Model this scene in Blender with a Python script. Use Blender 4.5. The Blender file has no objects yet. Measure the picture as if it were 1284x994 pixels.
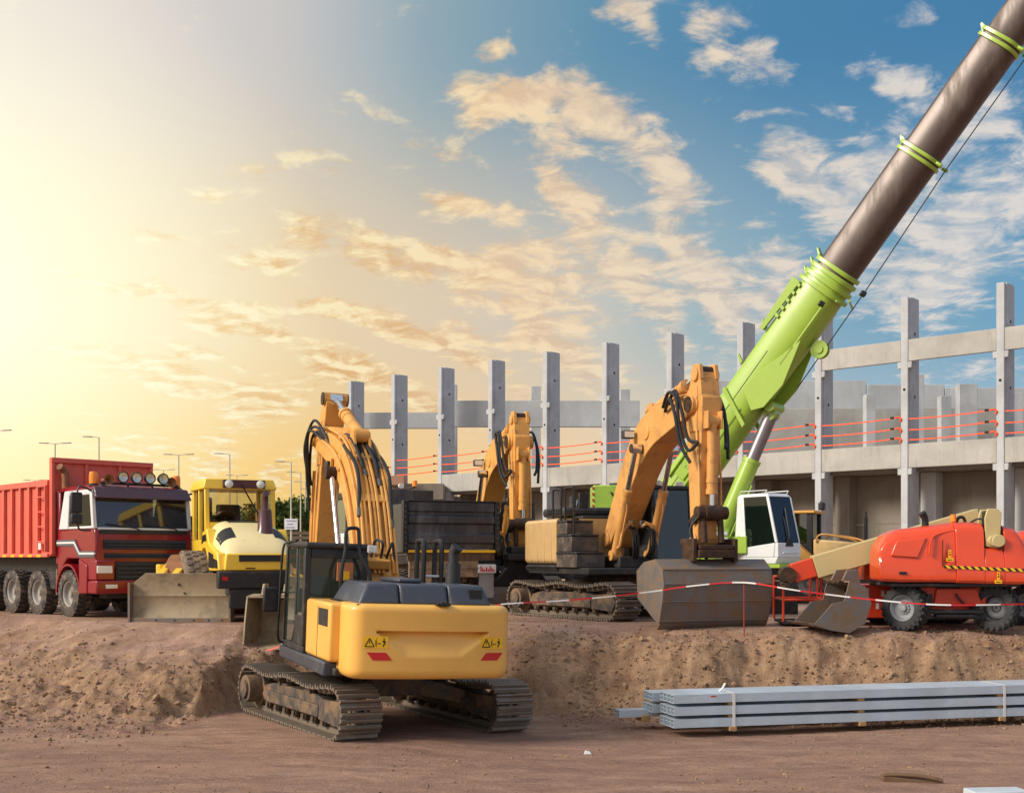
import bpy, bmesh, math, random
from mathutils import Vector, Matrix, noise as mnoise
random.seed(7)
PI = math.pi
R = math.radians
sc = bpy.context.scene
COL = sc.collection
EYE = 2.7          # camera height above the lower ground (m)
PLAT = 1.35        # height of the gravel platform (m)
FPX, CX, HY = 1500.0, 642.0, 700.0

def P(px, py, Y):
    """world point seen at a pixel of the photograph at a known distance"""
    return Vector(((px-CX)*Y/FPX, Y, EYE-(py-HY)*Y/FPX))

def lin(c):
    r = []
    for v in c[:3]:
        v = v/255.0
        r.append(v/12.92 if v <= 0.04045 else ((v+0.055)/1.055)**2.4)
    return tuple(r)

# ------------------------------------------------------------------ geometry accumulator
class G:
    def __init__(s):
        s.v = []; s.f = []; s.mi = []
    def add(s, vs, fs, m=0, M=None):
        o = len(s.v)
        if M is not None:
            vs = [M @ Vector(q) for q in vs]
        s.v.extend([tuple(q) for q in vs])
        for f in fs:
            s.f.append(tuple(i+o for i in f)); s.mi.append(m)
        return s
    def box(s, x0, x1, y0, y1, z0, z1, m=0, M=None):
        vs = [(x0,y0,z0),(x1,y0,z0),(x1,y1,z0),(x0,y1,z0),(x0,y0,z1),(x1,y0,z1),(x1,y1,z1),(x0,y1,z1)]
        fs = [(0,3,2,1),(4,5,6,7),(0,1,5,4),(1,2,6,5),(2,3,7,6),(3,0,4,7)]
        return s.add(vs, fs, m, M)
    def cbox(s, c, sx, sy, sz, m=0, rz=0, ry=0, rx=0):
        M = Matrix.Translation(c) @ Matrix.Rotation(rz,4,'Z') @ Matrix.Rotation(ry,4,'Y') @ Matrix.Rotation(rx,4,'X')
        return s.box(-sx/2,sx/2,-sy/2,sy/2,-sz/2,sz/2,m,M)
    def hexa(s, pts, m=0):
        """8 corners: bottom 4 (ccw from above), top 4"""
        fs = [(0,3,2,1),(4,5,6,7),(0,1,5,4),(1,2,6,5),(2,3,7,6),(3,0,4,7)]
        return s.add(pts, fs, m)
    def prism(s, poly, axis, a, b, m=0, M=None):
        """poly is 2D: axis y -> (x,z); axis x -> (y,z); axis z -> (x,y)"""
        n = len(poly)
        def mk(p, t):
            if axis == 'y': return (p[0], t, p[1])
            if axis == 'x': return (t, p[0], p[1])
            return (p[0], p[1], t)
        ar = sum(poly[i][0]*poly[(i+1)%n][1]-poly[(i+1)%n][0]*poly[i][1] for i in range(n))
        flip = (ar < 0)
        if axis == 'y': flip = not flip
        if b < a: flip = not flip
        vs = [mk(p,a) for p in poly]+[mk(p,b) for p in poly]
        fs = [tuple(range(n-1,-1,-1)), tuple(range(n,2*n))]
        fs += [(i,(i+1)%n,n+(i+1)%n,n+i) for i in range(n)]
        if flip: fs = [tuple(reversed(f)) for f in fs]
        return s.add(vs, fs, m, M)
    def cyl(s, p0, p1, r0, r1=None, n=16, m=0, caps=True, M=None):
        p0, p1 = Vector(p0), Vector(p1)
        if r1 is None: r1 = r0
        d = (p1-p0).normalized()
        a = Vector((0,0,1)) if abs(d.z) < .9 else Vector((1,0,0))
        u = d.cross(a).normalized(); w = d.cross(u)
        vs = []
        for p, r in ((p0,r0),(p1,r1)):
            for i in range(n):
                t = 2*PI*i/n
                vs.append(p+u*(r*math.cos(t))+w*(r*math.sin(t)))
        fs = [(i,(i+1)%n,n+(i+1)%n,n+i) for i in range(n)]
        if caps: fs += [tuple(range(n-1,-1,-1)), tuple(range(n,2*n))]
        return s.add(vs, fs, m, M)
    def tube(s, pts, r, n=8, m=0, smooth=0, caps=True, closed=False):
        pts = [Vector(p) for p in pts]
        if smooth:
            if isinstance(r,(list,tuple)): r = [q.x for q in catmull([Vector((q,0,0)) for q in r], smooth)]
            pts = catmull(pts, smooth)
        N = len(pts); vs = []; fs = []
        up = None
        for i, p in enumerate(pts):
            d = (pts[min(i+1,N-1)]-pts[max(i-1,0)])
            if d.length < 1e-9: d = Vector((0,0,1))
            d.normalize()
            if up is None:
                up = Vector((0,0,1)) if abs(d.z) < .9 else Vector((1,0,0))
            u = d.cross(up)
            if u.length < 1e-6: u = d.orthogonal()
            u.normalize(); w = u.cross(d).normalized(); up = w
            rr = r[i] if isinstance(r,(list,tuple)) else r
            for k in range(n):
                t = 2*PI*k/n
                vs.append(p+u*(rr*math.cos(t))+w*(rr*math.sin(t)))
        for i in range(N-1):
            for k in range(n):
                fs.append((i*n+k, i*n+(k+1)%n, (i+1)*n+(k+1)%n, (i+1)*n+k))
        if caps: fs += [tuple(range(n-1,-1,-1)), tuple(range((N-1)*n,N*n))]
        return s.add(vs, fs, m)
    def lathe(s, prof, origin, axis, n=24, m=0):
        """prof: (radius, height along axis)"""
        o = Vector(origin); d = Vector(axis).normalized()
        a = Vector((0,0,1)) if abs(d.z) < .9 else Vector((1,0,0))
        u = d.cross(a).normalized(); w = d.cross(u)
        vs = []; fs = []
        for r, h in prof:
            for i in range(n):
                t = 2*PI*i/n
                vs.append(o+d*h+u*(r*math.cos(t))+w*(r*math.sin(t)))
        for j in range(len(prof)-1):
            for i in range(n):
                fs.append((j*n+i, j*n+(i+1)%n, (j+1)*n+(i+1)%n, (j+1)*n+i))
        return s.add(vs, fs, m)
    def grid(s, fn, nu, nv, m=0, closeu=False):
        vs = [fn(i/nu if closeu else i/nu, j/nv) for j in range(nv+1) for i in range(nu if closeu else nu+1)]
        W = nu if closeu else nu+1
        fs = []
        for j in range(nv):
            for i in range(nu):
                i2 = (i+1) % W if closeu else i+1
                fs.append((j*W+i, j*W+i2, (j+1)*W+i2, (j+1)*W+i))
        return s.add(vs, fs, m)
    def loft(s, rings, m=0, caps=True):
        n = len(rings[0]); vs = [p for r in rings for p in r]; fs = []
        for j in range(len(rings)-1):
            for i in range(n):
                fs.append((j*n+i, j*n+(i+1)%n, (j+1)*n+(i+1)%n, (j+1)*n+i))
        if caps:
            fs += [tuple(range(n-1,-1,-1)), tuple(range((len(rings)-1)*n, len(rings)*n))]
        return s.add(vs, fs, m)
    def mesh(s, name, mats, angle=32, smooth=True, fix=True):
        me = bpy.data.meshes.new(name)
        me.from_pydata(s.v, [], s.f)
        if not isinstance(mats,(list,tuple)): mats = [mats]
        for mm in mats: me.materials.append(mm)
        if len(mats) > 1:
            me.polygons.foreach_set('material_index', s.mi)
        if fix:
            bm = bmesh.new(); bm.from_mesh(me)
            bmesh.ops.recalc_face_normals(bm, faces=bm.faces)
            bm.to_mesh(me); bm.free()
        if smooth:
            me.polygons.foreach_set('use_smooth', [True]*len(me.polygons))
            me.set_sharp_from_angle(angle=R(angle))
        me.update()
        return me
    def build(s, name, mats, parent=None, bevel=0, seg=2, angle=32, loc=None, rz=0, smooth=True, fix=True):
        o = bpy.data.objects.new(name, s.mesh(name, mats, angle, smooth, fix))
        COL.objects.link(o)
        if parent is not None: o.parent = parent
        if loc is not None: o.location = loc
        if rz: o.rotation_euler.z = rz
        if bevel:
            b = o.modifiers.new('bevel','BEVEL'); b.width = bevel; b.segments = seg
            b.limit_method = 'ANGLE'; b.angle_limit = R(35); b.use_clamp_overlap = True
            b.harden_normals = False
        return o

def catmull(pts, k=6):
    out = []; n = len(pts)
    for i in range(n-1):
        p0 = pts[max(i-1,0)]; p1 = pts[i]; p2 = pts[i+1]; p3 = pts[min(i+2,n-1)]
        for j in range(k):
            t = j/k
            out.append(0.5*((2*p1)+(p2-p0)*t+(2*p0-5*p1+4*p2-p3)*t*t+(3*p1-p0-3*p2+p3)*t**3))
    out.append(pts[-1])
    return out

def beam_poly(cl, half, k=6):
    """2D side outline of a curved beam from centre line points and half depths"""
    c3 = catmull([Vector((p[0],p[1],0)) for p in cl], k)
    hs = catmull([Vector((h,0,0)) for h in half], k)
    up = []; dn = []
    for i, p in enumerate(c3):
        d = c3[min(i+1,len(c3)-1)]-c3[max(i-1,0)]; d.normalize()
        nrm = Vector((-d.y,d.x,0)); h = hs[i].x
        up.append((p.x+nrm.x*h, p.y+nrm.y*h)); dn.append((p.x-nrm.x*h, p.y-nrm.y*h))
    return dn+up[::-1]

def thing(name, label, cat, loc=(0,0,0), rz=0, group=None):
    o = bpy.data.objects.new(name, None); COL.objects.link(o)
    o.empty_display_size = .3
    o.location = loc; o.rotation_euler = (0,0,rz)
    o['label'] = label; o['category'] = cat
    if group: o['group'] = group
    return o
def tag(o, label, cat, group=None, kind=None):
    o['label'] = label; o['category'] = cat
    if group: o['group'] = group
    if kind: o['kind'] = kind
    return o
def struct(o, label=None, kind='structure'):
    o['kind'] = kind
    if label: o['label'] = label
    return o
def kids(o): return [c for c in COL.objects if c.parent == o]
def copy_tree(o, parent=None):
    c = o.copy(); COL.objects.link(c)
    if parent is not None: c.parent = parent
    for ch in kids(o): copy_tree(ch, c)
    return c
def fbm(x, y, z=0.0, o=4, lac=2.0, gain=.5):
    a = 1; s = 0; f = 1
    for i in range(o):
        s += a*mnoise.noise(Vector((x*f+i*17.3, y*f-i*9.1, z*f))); a *= gain; f *= lac
    return s
def sstep(a, b, x):
    t = max(0., min(1., (x-a)/(b-a))); return t*t*(3-2*t)
def lerp(a, b, t): return a+(b-a)*t
def pl(x, pts):
    """piecewise linear"""
    if x <= pts[0][0]: return pts[0][1]
    for (a,u),(b,w) in zip(pts, pts[1:]):
        if x <= b: return u+(w-u)*(x-a)/(b-a)
    return pts[-1][1]

# ------------------------------------------------------------------ materials
class N:
    """tiny node-tree writer"""
    def __init__(s, tree):
        s.t = tree; s.n = tree.nodes; s.l = tree.links
    def new(s, typ, **kw):
        nd = s.n.new(typ)
        for k, v in kw.items(): setattr(nd, k, v)
        return nd
    def put(s, sock, v):
        if hasattr(v, 'is_linked') or hasattr(v, 'links'): s.l.new(v, sock)
        else: sock.default_value = v
    def math(s, op, a, b=None, c=None, clamp=False):
        nd = s.new('ShaderNodeMath', operation=op); nd.use_clamp = clamp
        s.put(nd.inputs[0], a)
        if b is not None: s.put(nd.inputs[1], b)
        if c is not None: s.put(nd.inputs[2], c)
        return nd.outputs[0]
    def mix(s, f, a, b, mode='MIX'):
        nd = s.new('ShaderNodeMix', data_type='RGBA', blend_type=mode); nd.clamp_factor = True
        s.put(nd.inputs[0], f)
        s.put(nd.inputs[6], a if not isinstance(a,tuple) else tuple(a)+(1,)*(4-len(a)))
        s.put(nd.inputs[7], b if not isinstance(b,tuple) else tuple(b)+(1,)*(4-len(b)))
        return nd.outputs[2]
    def ramp(s, x, stops, interp='LINEAR'):
        nd = s.new('ShaderNodeValToRGB'); cr = nd.color_ramp; cr.interpolation = interp
        while len(cr.elements) < len(stops): cr.elements.new(.5)
        for e, (p, c) in zip(cr.elements, stops):
            e.position = p
            e.color = (c,c,c,1) if not isinstance(c,tuple) else tuple(c)+(1,)*(4-len(c))
        s.put(nd.inputs[0], x)
        return nd.outputs[0]
    def mrange(s, x, a, b, c=0., d=1., smooth=False):
        nd = s.new('ShaderNodeMapRange'); nd.clamp = True
        if smooth: nd.interpolation_type = 'SMOOTHSTEP'
        s.put(nd.inputs[0], x); nd.inputs[1].default_value = a; nd.inputs[2].default_value = b
        nd.inputs[3].default_value = c; nd.inputs[4].default_value = d
        return nd.outputs[0]
    def noise(s, vec, scale, detail=4, rough=.55, dist=0, out=0):
        nd = s.new('ShaderNodeTexNoise')
        if vec is not None: s.put(nd.inputs['Vector'], vec)
        nd.inputs['Scale'].default_value = scale; nd.inputs['Detail'].default_value = detail
        nd.inputs['Roughness'].default_value = rough; nd.inputs['Distortion'].default_value = dist
        return nd.outputs[out]
    def mapping(s, vec, loc=(0,0,0), rot=(0,0,0), scale=(1,1,1)):
        nd = s.new('ShaderNodeMapping'); s.put(nd.inputs[0], vec)
        nd.inputs[1].default_value = loc; nd.inputs[2].default_value = rot; nd.inputs[3].default_value = scale
        return nd.outputs[0]
    def sep(s, vec):
        nd = s.new('ShaderNodeSeparateXYZ'); s.put(nd.inputs[0], vec); return nd.outputs
    def comb(s, x, y, z):
        nd = s.new('ShaderNodeCombineXYZ'); s.put(nd.inputs[0],x); s.put(nd.inputs[1],y); s.put(nd.inputs[2],z); return nd.outputs[0]
    def bump(s, h, strength=.3, dist=.01):
        nd = s.new('ShaderNodeBump'); nd.inputs['Strength'].default_value = strength; nd.inputs['Distance'].default_value = dist
        s.put(nd.inputs['Height'], h); return nd.outputs[0]

def newmat(name):
    m = bpy.data.materials.new(name); m.use_nodes = True
    for nd in list(m.node_tree.nodes): m.node_tree.nodes.remove(nd)
    w = N(m.node_tree)
    out = w.new('ShaderNodeOutputMaterial'); bs = w.new('ShaderNodeBsdfPrincipled')
    w.l.new(bs.outputs[0], out.inputs[0])
    return m, w, bs, out

def mat(name, col, rough=.5, metal=0., var=.12, dirt=None, damt=.35, dscale=3., bump=0., bscale=40., streak=False, coat=0., spec=.5):
    """painted / worn surface: col is an 8-bit sRGB base colour"""
    m, w, bs, out = newmat(name)
    tc = w.new('ShaderNodeTexCoord'); vec = tc.outputs['Object']
    c = lin(col)
    n1 = w.noise(vec, 2.3, 5, .6)
    f = w.mrange(n1, .3, .7, 1-var, 1+var)
    base = w.mix(1.0, c, w.comb(f,f,f), 'MULTIPLY')
    rg = rough
    if dirt is not None:
        dv = w.mapping(vec, scale=(1,1,.22)) if streak else vec
        n2 = w.noise(dv, dscale, 8, .68, .3)
        df = w.mrange(n2, .62-damt*.42, .80-damt*.25, 0, min(1., .35+damt), smooth=True)
        base = w.mix(df, base, lin(dirt))
        rg = w.math('MULTIPLY_ADD', df, max(0,.85-rough), rough)
    w.put(bs.inputs['Base Color'], base)
    w.put(bs.inputs['Roughness'], rg)
    bs.inputs['Metallic'].default_value = metal
    bs.inputs['Specular IOR Level'].default_value = spec
    if coat: bs.inputs['Coat Weight'].default_value = coat; bs.inputs['Coat Roughness'].default_value = .12
    if bump:
        w.put(bs.inputs['Normal'], w.bump(w.noise(vec, bscale, 4, .6), bump, .01))
    return m

def glassmat(name, tint=(120,150,150), trans=.6, rough=.03, film=(120,128,122), famt=.0, refl=1.2):
    m, w, bs, out = newmat(name)
    w.n.remove(bs)
    tr = w.new('ShaderNodeBsdfTransparent'); tr.inputs[0].default_value = lin(tint)+(1,)
    df = w.new('ShaderNodeBsdfDiffuse'); df.inputs[0].default_value = lin(film)+(1,)
    m0 = w.new('ShaderNodeMixShader'); m0.inputs[0].default_value = famt
    w.l.new(tr.outputs[0], m0.inputs[1]); w.l.new(df.outputs[0], m0.inputs[2])
    gl = w.new('ShaderNodeBsdfGlossy'); gl.inputs['Roughness'].default_value = rough
    gl.inputs[0].default_value = (.95,.97,1,1)
    fr = w.new('ShaderNodeFresnel'); fr.inputs[0].default_value = 1.5
    f = w.math('MULTIPLY_ADD', fr.outputs[0], refl, (1-trans)*.2, clamp=True)
    mx = w.new('ShaderNodeMixShader'); w.put(mx.inputs[0], f)
    w.l.new(m0.outputs[0], mx.inputs[1]); w.l.new(gl.outputs[0], mx.inputs[2])
    w.l.new(mx.outputs[0], out.inputs[0])
    return m
# ================================================================== camera
cam = bpy.data.cameras.new('camera'); camo = bpy.data.objects.new('camera', cam); COL.objects.link(camo)
cam.sensor_width = 36; cam.lens = FPX/1284*36; cam.shift_y = (HY-497)/1284.0
cam.clip_start = .1; cam.clip_end = 6000
camo.location = (0,0,EYE); camo.rotation_euler = (R(90),0,0)
sc.camera = camo
sc.view_settings.view_transform = 'Standard'; sc.view_settings.look = 'None'
sc.view_settings.gamma = 1; sc.view_settings.use_curve_mapping = False
EXPO = .55
sc.view_settings.exposure = EXPO
sc.cycles.max_bounces = 6; sc.cycles.diffuse_bounces = 3; sc.cycles.glossy_bounces = 3
sc.cycles.transparent_max_bounces = 10; sc.cycles.transmission_bounces = 3

# ================================================================== light
SUN_AZ, SUN_EL = R(-112), R(32)       # measured from +Y (view direction), negative = left
sl = bpy.data.lights.new('sun', 'SUN'); slo = bpy.data.objects.new('sun', sl); COL.objects.link(slo)
sl.energy = 2.8; sl.angle = R(20); sl.color = (1,.91,.78)
sd = Vector((math.sin(SUN_AZ)*math.cos(SUN_EL), math.cos(SUN_AZ)*math.cos(SUN_EL), math.sin(SUN_EL)))
slo.rotation_euler = sd.to_track_quat('Z','Y').to_euler()
slo.location = (-20,-10,30)

# ================================================================== sky
wd = bpy.data.worlds.new('World'); sc.world = wd; wd.use_nodes = True
for nd in list(wd.node_tree.nodes): wd.node_tree.nodes.remove(nd)
w = N(wd.node_tree)
wo = w.new('ShaderNodeOutputWorld'); bg = w.new('ShaderNodeBackground'); w.l.new(bg.outputs[0], wo.inputs[0])
SKY_S = .1; bg.inputs[1].default_value = SKY_S
GAIN = 1.0/(SKY_S*2**EXPO)
ns = w.new('ShaderNodeTexSky', sky_type='NISHITA'); ns.sun_disc = False
ns.sun_elevation = SUN_EL; ns.sun_rotation = SUN_AZ % (2*PI)
ns.air_density = 1.0; ns.dust_density = 1.5
dirv = w.new('ShaderNodeTexCoord').outputs['Generated']
X, Y, Z = w.sep(dirv)
azd = w.math('MULTIPLY', w.math('ARCTAN2', X, Y), 180/PI)          # degrees, 0 = view direction
eld = w.math('MULTIPLY', w.math('ARCSINE', Z), 180/PI)
def azramp(stops):
    return w.ramp(w.mrange(azd, -180, 180), [((a+180)/360., lin(c)) for a, c in stops])
back = (238,234,228)
low = azramp([(-180,back),(-75,(225,200,160)),(-32,(254,226,124)),(-22,(253,220,112)),(-12,(248,202,108)),(-3,(247,206,142)),(8,(240,212,176)),(15,(196,202,204)),(24,(168,194,206)),(75,(165,185,205)),(180,back)])
mid = azramp([(-180,(225,225,226)),(-75,(215,205,190)),(-27,(255,248,206)),(-20,(252,238,196)),(-11,(240,216,172)),(-3,(224,204,176)),(4,(200,198,188)),(9,(158,182,190)),(15,(124,166,188)),(24,(106,158,190)),(75,(120,155,195)),(180,(225,225,226))])
top = azramp([(-180,(205,212,222)),(-75,(190,192,195)),(-27,(240,232,222)),(-19,(230,220,212)),(-11,(206,202,198)),(-4,(146,170,180)),(4,(98,146,174)),(12,(72,130,170)),(24,(64,124,168)),(75,(90,140,190)),(180,(205,212,222))])
zen = (190,200,215)
base = w.mix(w.mrange(eld, 3.0, 11.5, smooth=True), low, mid)
base = w.mix(w.mrange(eld, 11.5, 23.5, smooth=True), base, top)
base = w.mix(w.mrange(eld, 28, 75, smooth=True), base, lin(zen))
# sun glow low on the left
gd = Vector((math.sin(R(-27)),math.cos(R(-27)),math.tan(R(10.5)))).normalized()
vd = w.new('ShaderNodeVectorMath', operation='DOT_PRODUCT'); w.put(vd.inputs[0], dirv); vd.inputs[1].default_value = gd
ga = w.math('MULTIPLY', w.math('ARCCOSINE', w.math('MINIMUM', vd.outputs['Value'], .99999)), 180/PI)
glow = w.math('POWER', w.mrange(ga, 18.5, 0), 1.15)
# ------------------------------------------------ clouds
CU = w.comb(azd, eld, 0.0)
warp = w.noise(CU, .16, 4, .6, 0, 1)
wv = w.new('ShaderNodeVectorMath', operation='MULTIPLY_ADD')
w.put(wv.inputs[0], warp); wv.inputs[1].default_value = (3.4,3.0,0); w.put(wv.inputs[2], CU)
wv2 = w.new('ShaderNodeVectorMath', operation='ADD'); w.put(wv2.inputs[0], wv.outputs[0]); wv2.inputs[1].default_value = (-1.7,-1.5,0)
WX, WY, _ = w.sep(wv2.outputs[0])
def px2(px, py):
    return (math.degrees(math.atan((px-642)/1500.)), math.degrees(math.atan((700-py)/math.hypot(1500,px-642))))
# strokes: start px, end px, half width px, weight
STK = [(560,118,720,125,26,.8),(700,120,835,185,30,.9),(810,165,880,270,32,.95),(850,270,935,420,40,.9),
       (690,205,760,300,30,1.0),(750,290,870,385,36,1.0),(540,255,660,300,24,.75),(610,300,770,400,32,.95),
       (480,325,640,390,24,.85),(560,390,760,470,26,.8),(150,350,330,395,14,.95),(230,395,460,455,17,1.0),(380,375,560,440,17,.85),
       (340,430,560,520,18,.95),(100,440,380,520,18,.85),(960,175,1050,260,34,.9),(1010,290,1190,180,52,.95),(1090,400,1284,240,56,.9),
       (930,370,1010,300,50,.8),(930,70,985,95,24,.75),(745,5,825,35,22,.85),(860,10,960,20,22,.7),(1090,95,1160,100,18,.7),(1100,0,1180,15,18,.6),
       (1180,160,1284,130,40,.8),(250,195,480,195,16,.45),(420,130,560,155,16,.4),(600,75,650,62,10,.75),(930,150,1000,140,10,.5),(640,440,800,470,40,.55),(800,440,960,440,40,.55),
       (100,545,420,600,26,.5),(1110,480,1284,470,18,.45),
       (400,250,520,330,20,.65),(440,300,560,360,18,.7),(520,240,600,250,14,.5),(600,350,700,440,22,.75),(690,380,780,460,24,.7),(280,410,420,450,12,.7),(430,480,600,520,14,.65),(200,440,330,470,11,.85),(150,470,300,520,12,.8),(60,330,240,380,11,.8),(40,420,200,450,11,.7),(250,240,420,280,13,.6),(150,280,300,300,12,.5),(300,330,420,350,12,.7),(820,240,900,330,30,.65),(880,330,960,420,40,.65),(740,130,820,150,24,.7),(1040,90,1120,60,16,.5),(1000,120,1060,150,14,.5),(880,60,960,80,18,.5),(1120,130,1200,110,22,.5),(960,440,1030,400,30,.55),(1050,300,1130,360,36,.65),(1180,330,1284,330,40,.55),(500,420,640,470,16,.7),(640,480,760,530,16,.6),(330,330,450,360,14,.5),(300,260,420,300,14,.45),(860,480,1000,500,26,.5),(500,160,600,190,16,.55),(640,140,740,190,30,.6)]
tot = None
for x0,y0,x1,y1,hw,wt in STK:
    a0,e0 = px2(x0,y0); a1,e1 = px2(x1,y1)
    cxm,cym = (a0+a1)/2,(e0+e1)/2; L = math.hypot(a1-a0,e1-e0)/2*1.15; ang = math.atan2(e1-e0,a1-a0); hwd = hw/26.2*1.25
    ca, sa = math.cos(ang), math.sin(ang)
    u = w.math('MULTIPLY_ADD', WX, ca/L, w.math('MULTIPLY_ADD', WY, sa/L, -(cxm*ca+cym*sa)/L))
    v = w.math('MULTIPLY_ADD', WX, -sa/hwd, w.math('MULTIPLY_ADD', WY, ca/hwd, (cxm*sa-cym*ca)/hwd))
    u2 = w.math('MULTIPLY', u, u); d2 = w.math('MULTIPLY_ADD', v, v, w.math('MULTIPLY', u2, u2))
    g = w.math('MULTIPLY', w.math('EXPONENT', w.math('MULTIPLY', d2, -1.0)), wt)
    tot = g if tot is None else w.math('MAXIMUM', tot, g)
# cloud coordinates on a layer overhead, so that puffs shrink towards the horizon
den = w.math('ADD', w.math('MAXIMUM', Z, 0.0), .16)
CV = w.comb(w.math('DIVIDE', X, den), w.math('DIVIDE', Y, den), 0.0)
f1 = w.noise(CV, 8.5, 7, .64, .5)
f2 = w.noise(w.mapping(CV, loc=(-.025,.04,0)), 8.5, 7, .64, .5)
fw = w.noise(CV, 1.6, 4, .6, .4)
dens = w.math('MULTIPLY_ADD', tot, .86, w.math('MULTIPLY_ADD', f1, 1.7, -1.15))
f3 = w.noise(CV, 24, 4, .6, .3)
# rippled rows of small clouds fanning round a point low in the middle left
ra, re_ = px2(430, 640)
rr_ = w.math('SQRT', w.math('ADD', w.math('POWER', w.math('SUBTRACT', WX, ra), 2.0), w.math('POWER', w.math('MULTIPLY', w.math('SUBTRACT', WY, re_), 1.1), 2.0)))
rip = w.math('SINE', w.math('MULTIPLY_ADD', rr_, 2*PI/3.6, w.math('MULTIPLY', fw, 5.0)))
rmask = w.math('MULTIPLY', w.math('MULTIPLY', w.mrange(azd, -19, -12, smooth=True), w.mrange(azd, 13, 5, smooth=True)), w.math('MULTIPLY', w.mrange(eld, 1.5, 4, smooth=True), w.mrange(eld, 19, 13, smooth=True)))
dens = w.math('ADD', dens, w.math('MULTIPLY', w.math('SUBTRACT', fw, .5), .55))
dens = w.math('ADD', dens, w.math('MULTIPLY', w.math('SUBTRACT', f3, .5), .55))
dens = w.math('MULTIPLY_ADD', w.math('MULTIPLY', rip, rmask), .26, dens)
alpha = w.mrange(dens, -.06, .44, 0, 1, smooth=True)
lit = w.mrange(w.math('SUBTRACT', f1, f2), -.10, .10)
cl_hi = azramp([(-180,(235,230,225)),(-32,(255,250,215)),(-20,(255,247,206)),(-8,(255,236,188)),(0,(250,222,178)),(8,(238,218,190)),(16,(226,216,205)),(26,(225,218,212)),(80,(230,225,222)),(180,(235,230,225))])
cl_lo = azramp([(-180,(190,190,195)),(-32,(255,236,180)),(-20,(244,200,112)),(-8,(226,178,116)),(0,(228,196,158)),(8,(206,192,178)),(16,(182,188,194)),(26,(175,188,200)),(80,(185,190,200)),(180,(190,190,195))])
ccol = w.mix(lit, cl_lo, cl_hi)
sky = w.mix(w.math('MULTIPLY', alpha, .97), base, ccol)
sky = w.mix(w.math('MULTIPLY', glow, .92), sky, tuple(1.3*v for v in lin((255,250,218))))
custom = w.mix(1.0, sky, (GAIN,GAIN,GAIN), 'MULTIPLY')
fin = w.mix(.06, custom, ns.outputs[0])
# below the horizon: earth-coloured
fin = w.mix(w.mrange(eld, -.6, -3, 0, 1), fin, tuple(x*GAIN for x in lin((150,125,110))))
w.l.new(fin, bg.inputs[0])

# ================================================================== ground
FOOT = [(-40,25.2),(-14,24.2),(-11,22.6),(-9,20.8),(-7,19.6),(-6,19.3),(-5.4,19.9),(-5.0,21.4),(-4.4,22.4),(-3,22.9),(-1.4,22.6),(-.4,21.9),(.6,21.3),(1.6,21.5),(3,21.4),(5,21.3),(7,21.2),(10,21.3),(14,21.8),(40,24)]
CRW  = [(-40,2.6),(-11,2.6),(-7,2.4),(-5.5,2.0),(-4.6,1.2),(-3,1.2),(0,1.5),(2,1.4),(5,1.2),(8,1.15),(14,1.2),(40,2)]
def ground_z(x, y, fine=True):
    if y > 60 or y < -5 or abs(x) > 45:
        return PLAT if y > 24 else 0.0
    nz = fbm(x*.55, y*.55, 3.1, 3)
    fy = pl(x, FOOT)+nz*.45
    cw = pl(x, CRW)+fbm(x*.8, y*.3, 8, 2)*.25
    t = (y-fy)/max(.4, cw)
    # a steep lower face and a gentler apron up to the platform
    face = sstep(0, 1, t)
    hface = pl(x, [(-12,.66),(-7,.70),(-4.6,.9),(-3.5,1.1),(0,1.12),(3,1.15),(14,1.2)])
    apron = sstep(0, pl(x, [(-12,2.2),(-9,2.9),(-7,3.3),(-4,2.6),(0,1.4),(14,1.1)]), y-fy-cw*.8)
    z = face*hface+apron*(PLAT-hface)
    z += (-.14*sstep(-3.4, .9, x))*(1-face)*sstep(11, 17, y)
    if fine:
        band = math.exp(-((t-.5)/.75)**2)
        z += band*(fbm(x*1.7, y*1.7, 1, 4)*.12+fbm(x*5, y*5, 2, 5, 2.0, .62)*.085)
        if -.3 < t < 1.6:
            z += abs(fbm(x*3.1+5, y*3.1, 4, 3))*.10*band
        # ruts and undulation on the flats
        flat = 1-min(1, band)
        z += flat*(fbm(x*.35, y*.9, 6, 3)*.022+fbm(x*3, y*7, 7, 3)*.008)
        # tyre tracks running off the left apron
        if x < -2 and 18 < y < 28:
            q = (x+8)*.55-(y-24)*.83
            z += .03*math.sin(q*5.5)*math.exp(-((y-23.5)/2.6)**2)*sstep(-2,-4,x)
    return z
xs = []; ys = []
def axis(lo, hi, step, far, g=1.35):
    a = [lo+step*i for i in range(int((hi-lo)/step)+1)]
    st = step; p = a[-1]; r = []
    while p < far: st *= g; p += st; r.append(p)
    st = step; p = a[0]; l = []
    while p > -far: st *= g; p -= st; l.append(p)
    return l[::-1]+a+r
xs = axis(-12.5, 12.5, .055, 2500)
ya = [9+.055*i for i in range(int((27-9)/.055))]
p = ya[-1]; st = .055
yb = []
while p < 4000: st *= 1.12; p += st; yb.append(p)
p = ya[0]; st = .055; yc = []
while p > -800: st *= 1.3; p -= st; yc.append(p)
ys = yc[::-1]+ya+yb
vs = []; W_ = len(xs)
for y in ys:
    for x in xs: vs.append((x, y, ground_z(x, y)))
fs = [(j*W_+i, j*W_+i+1, (j+1)*W_+i+1, (j+1)*W_+i) for j in range(len(ys)-1) for i in range(W_-1)]
g = G(); g.add(vs, fs)

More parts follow.
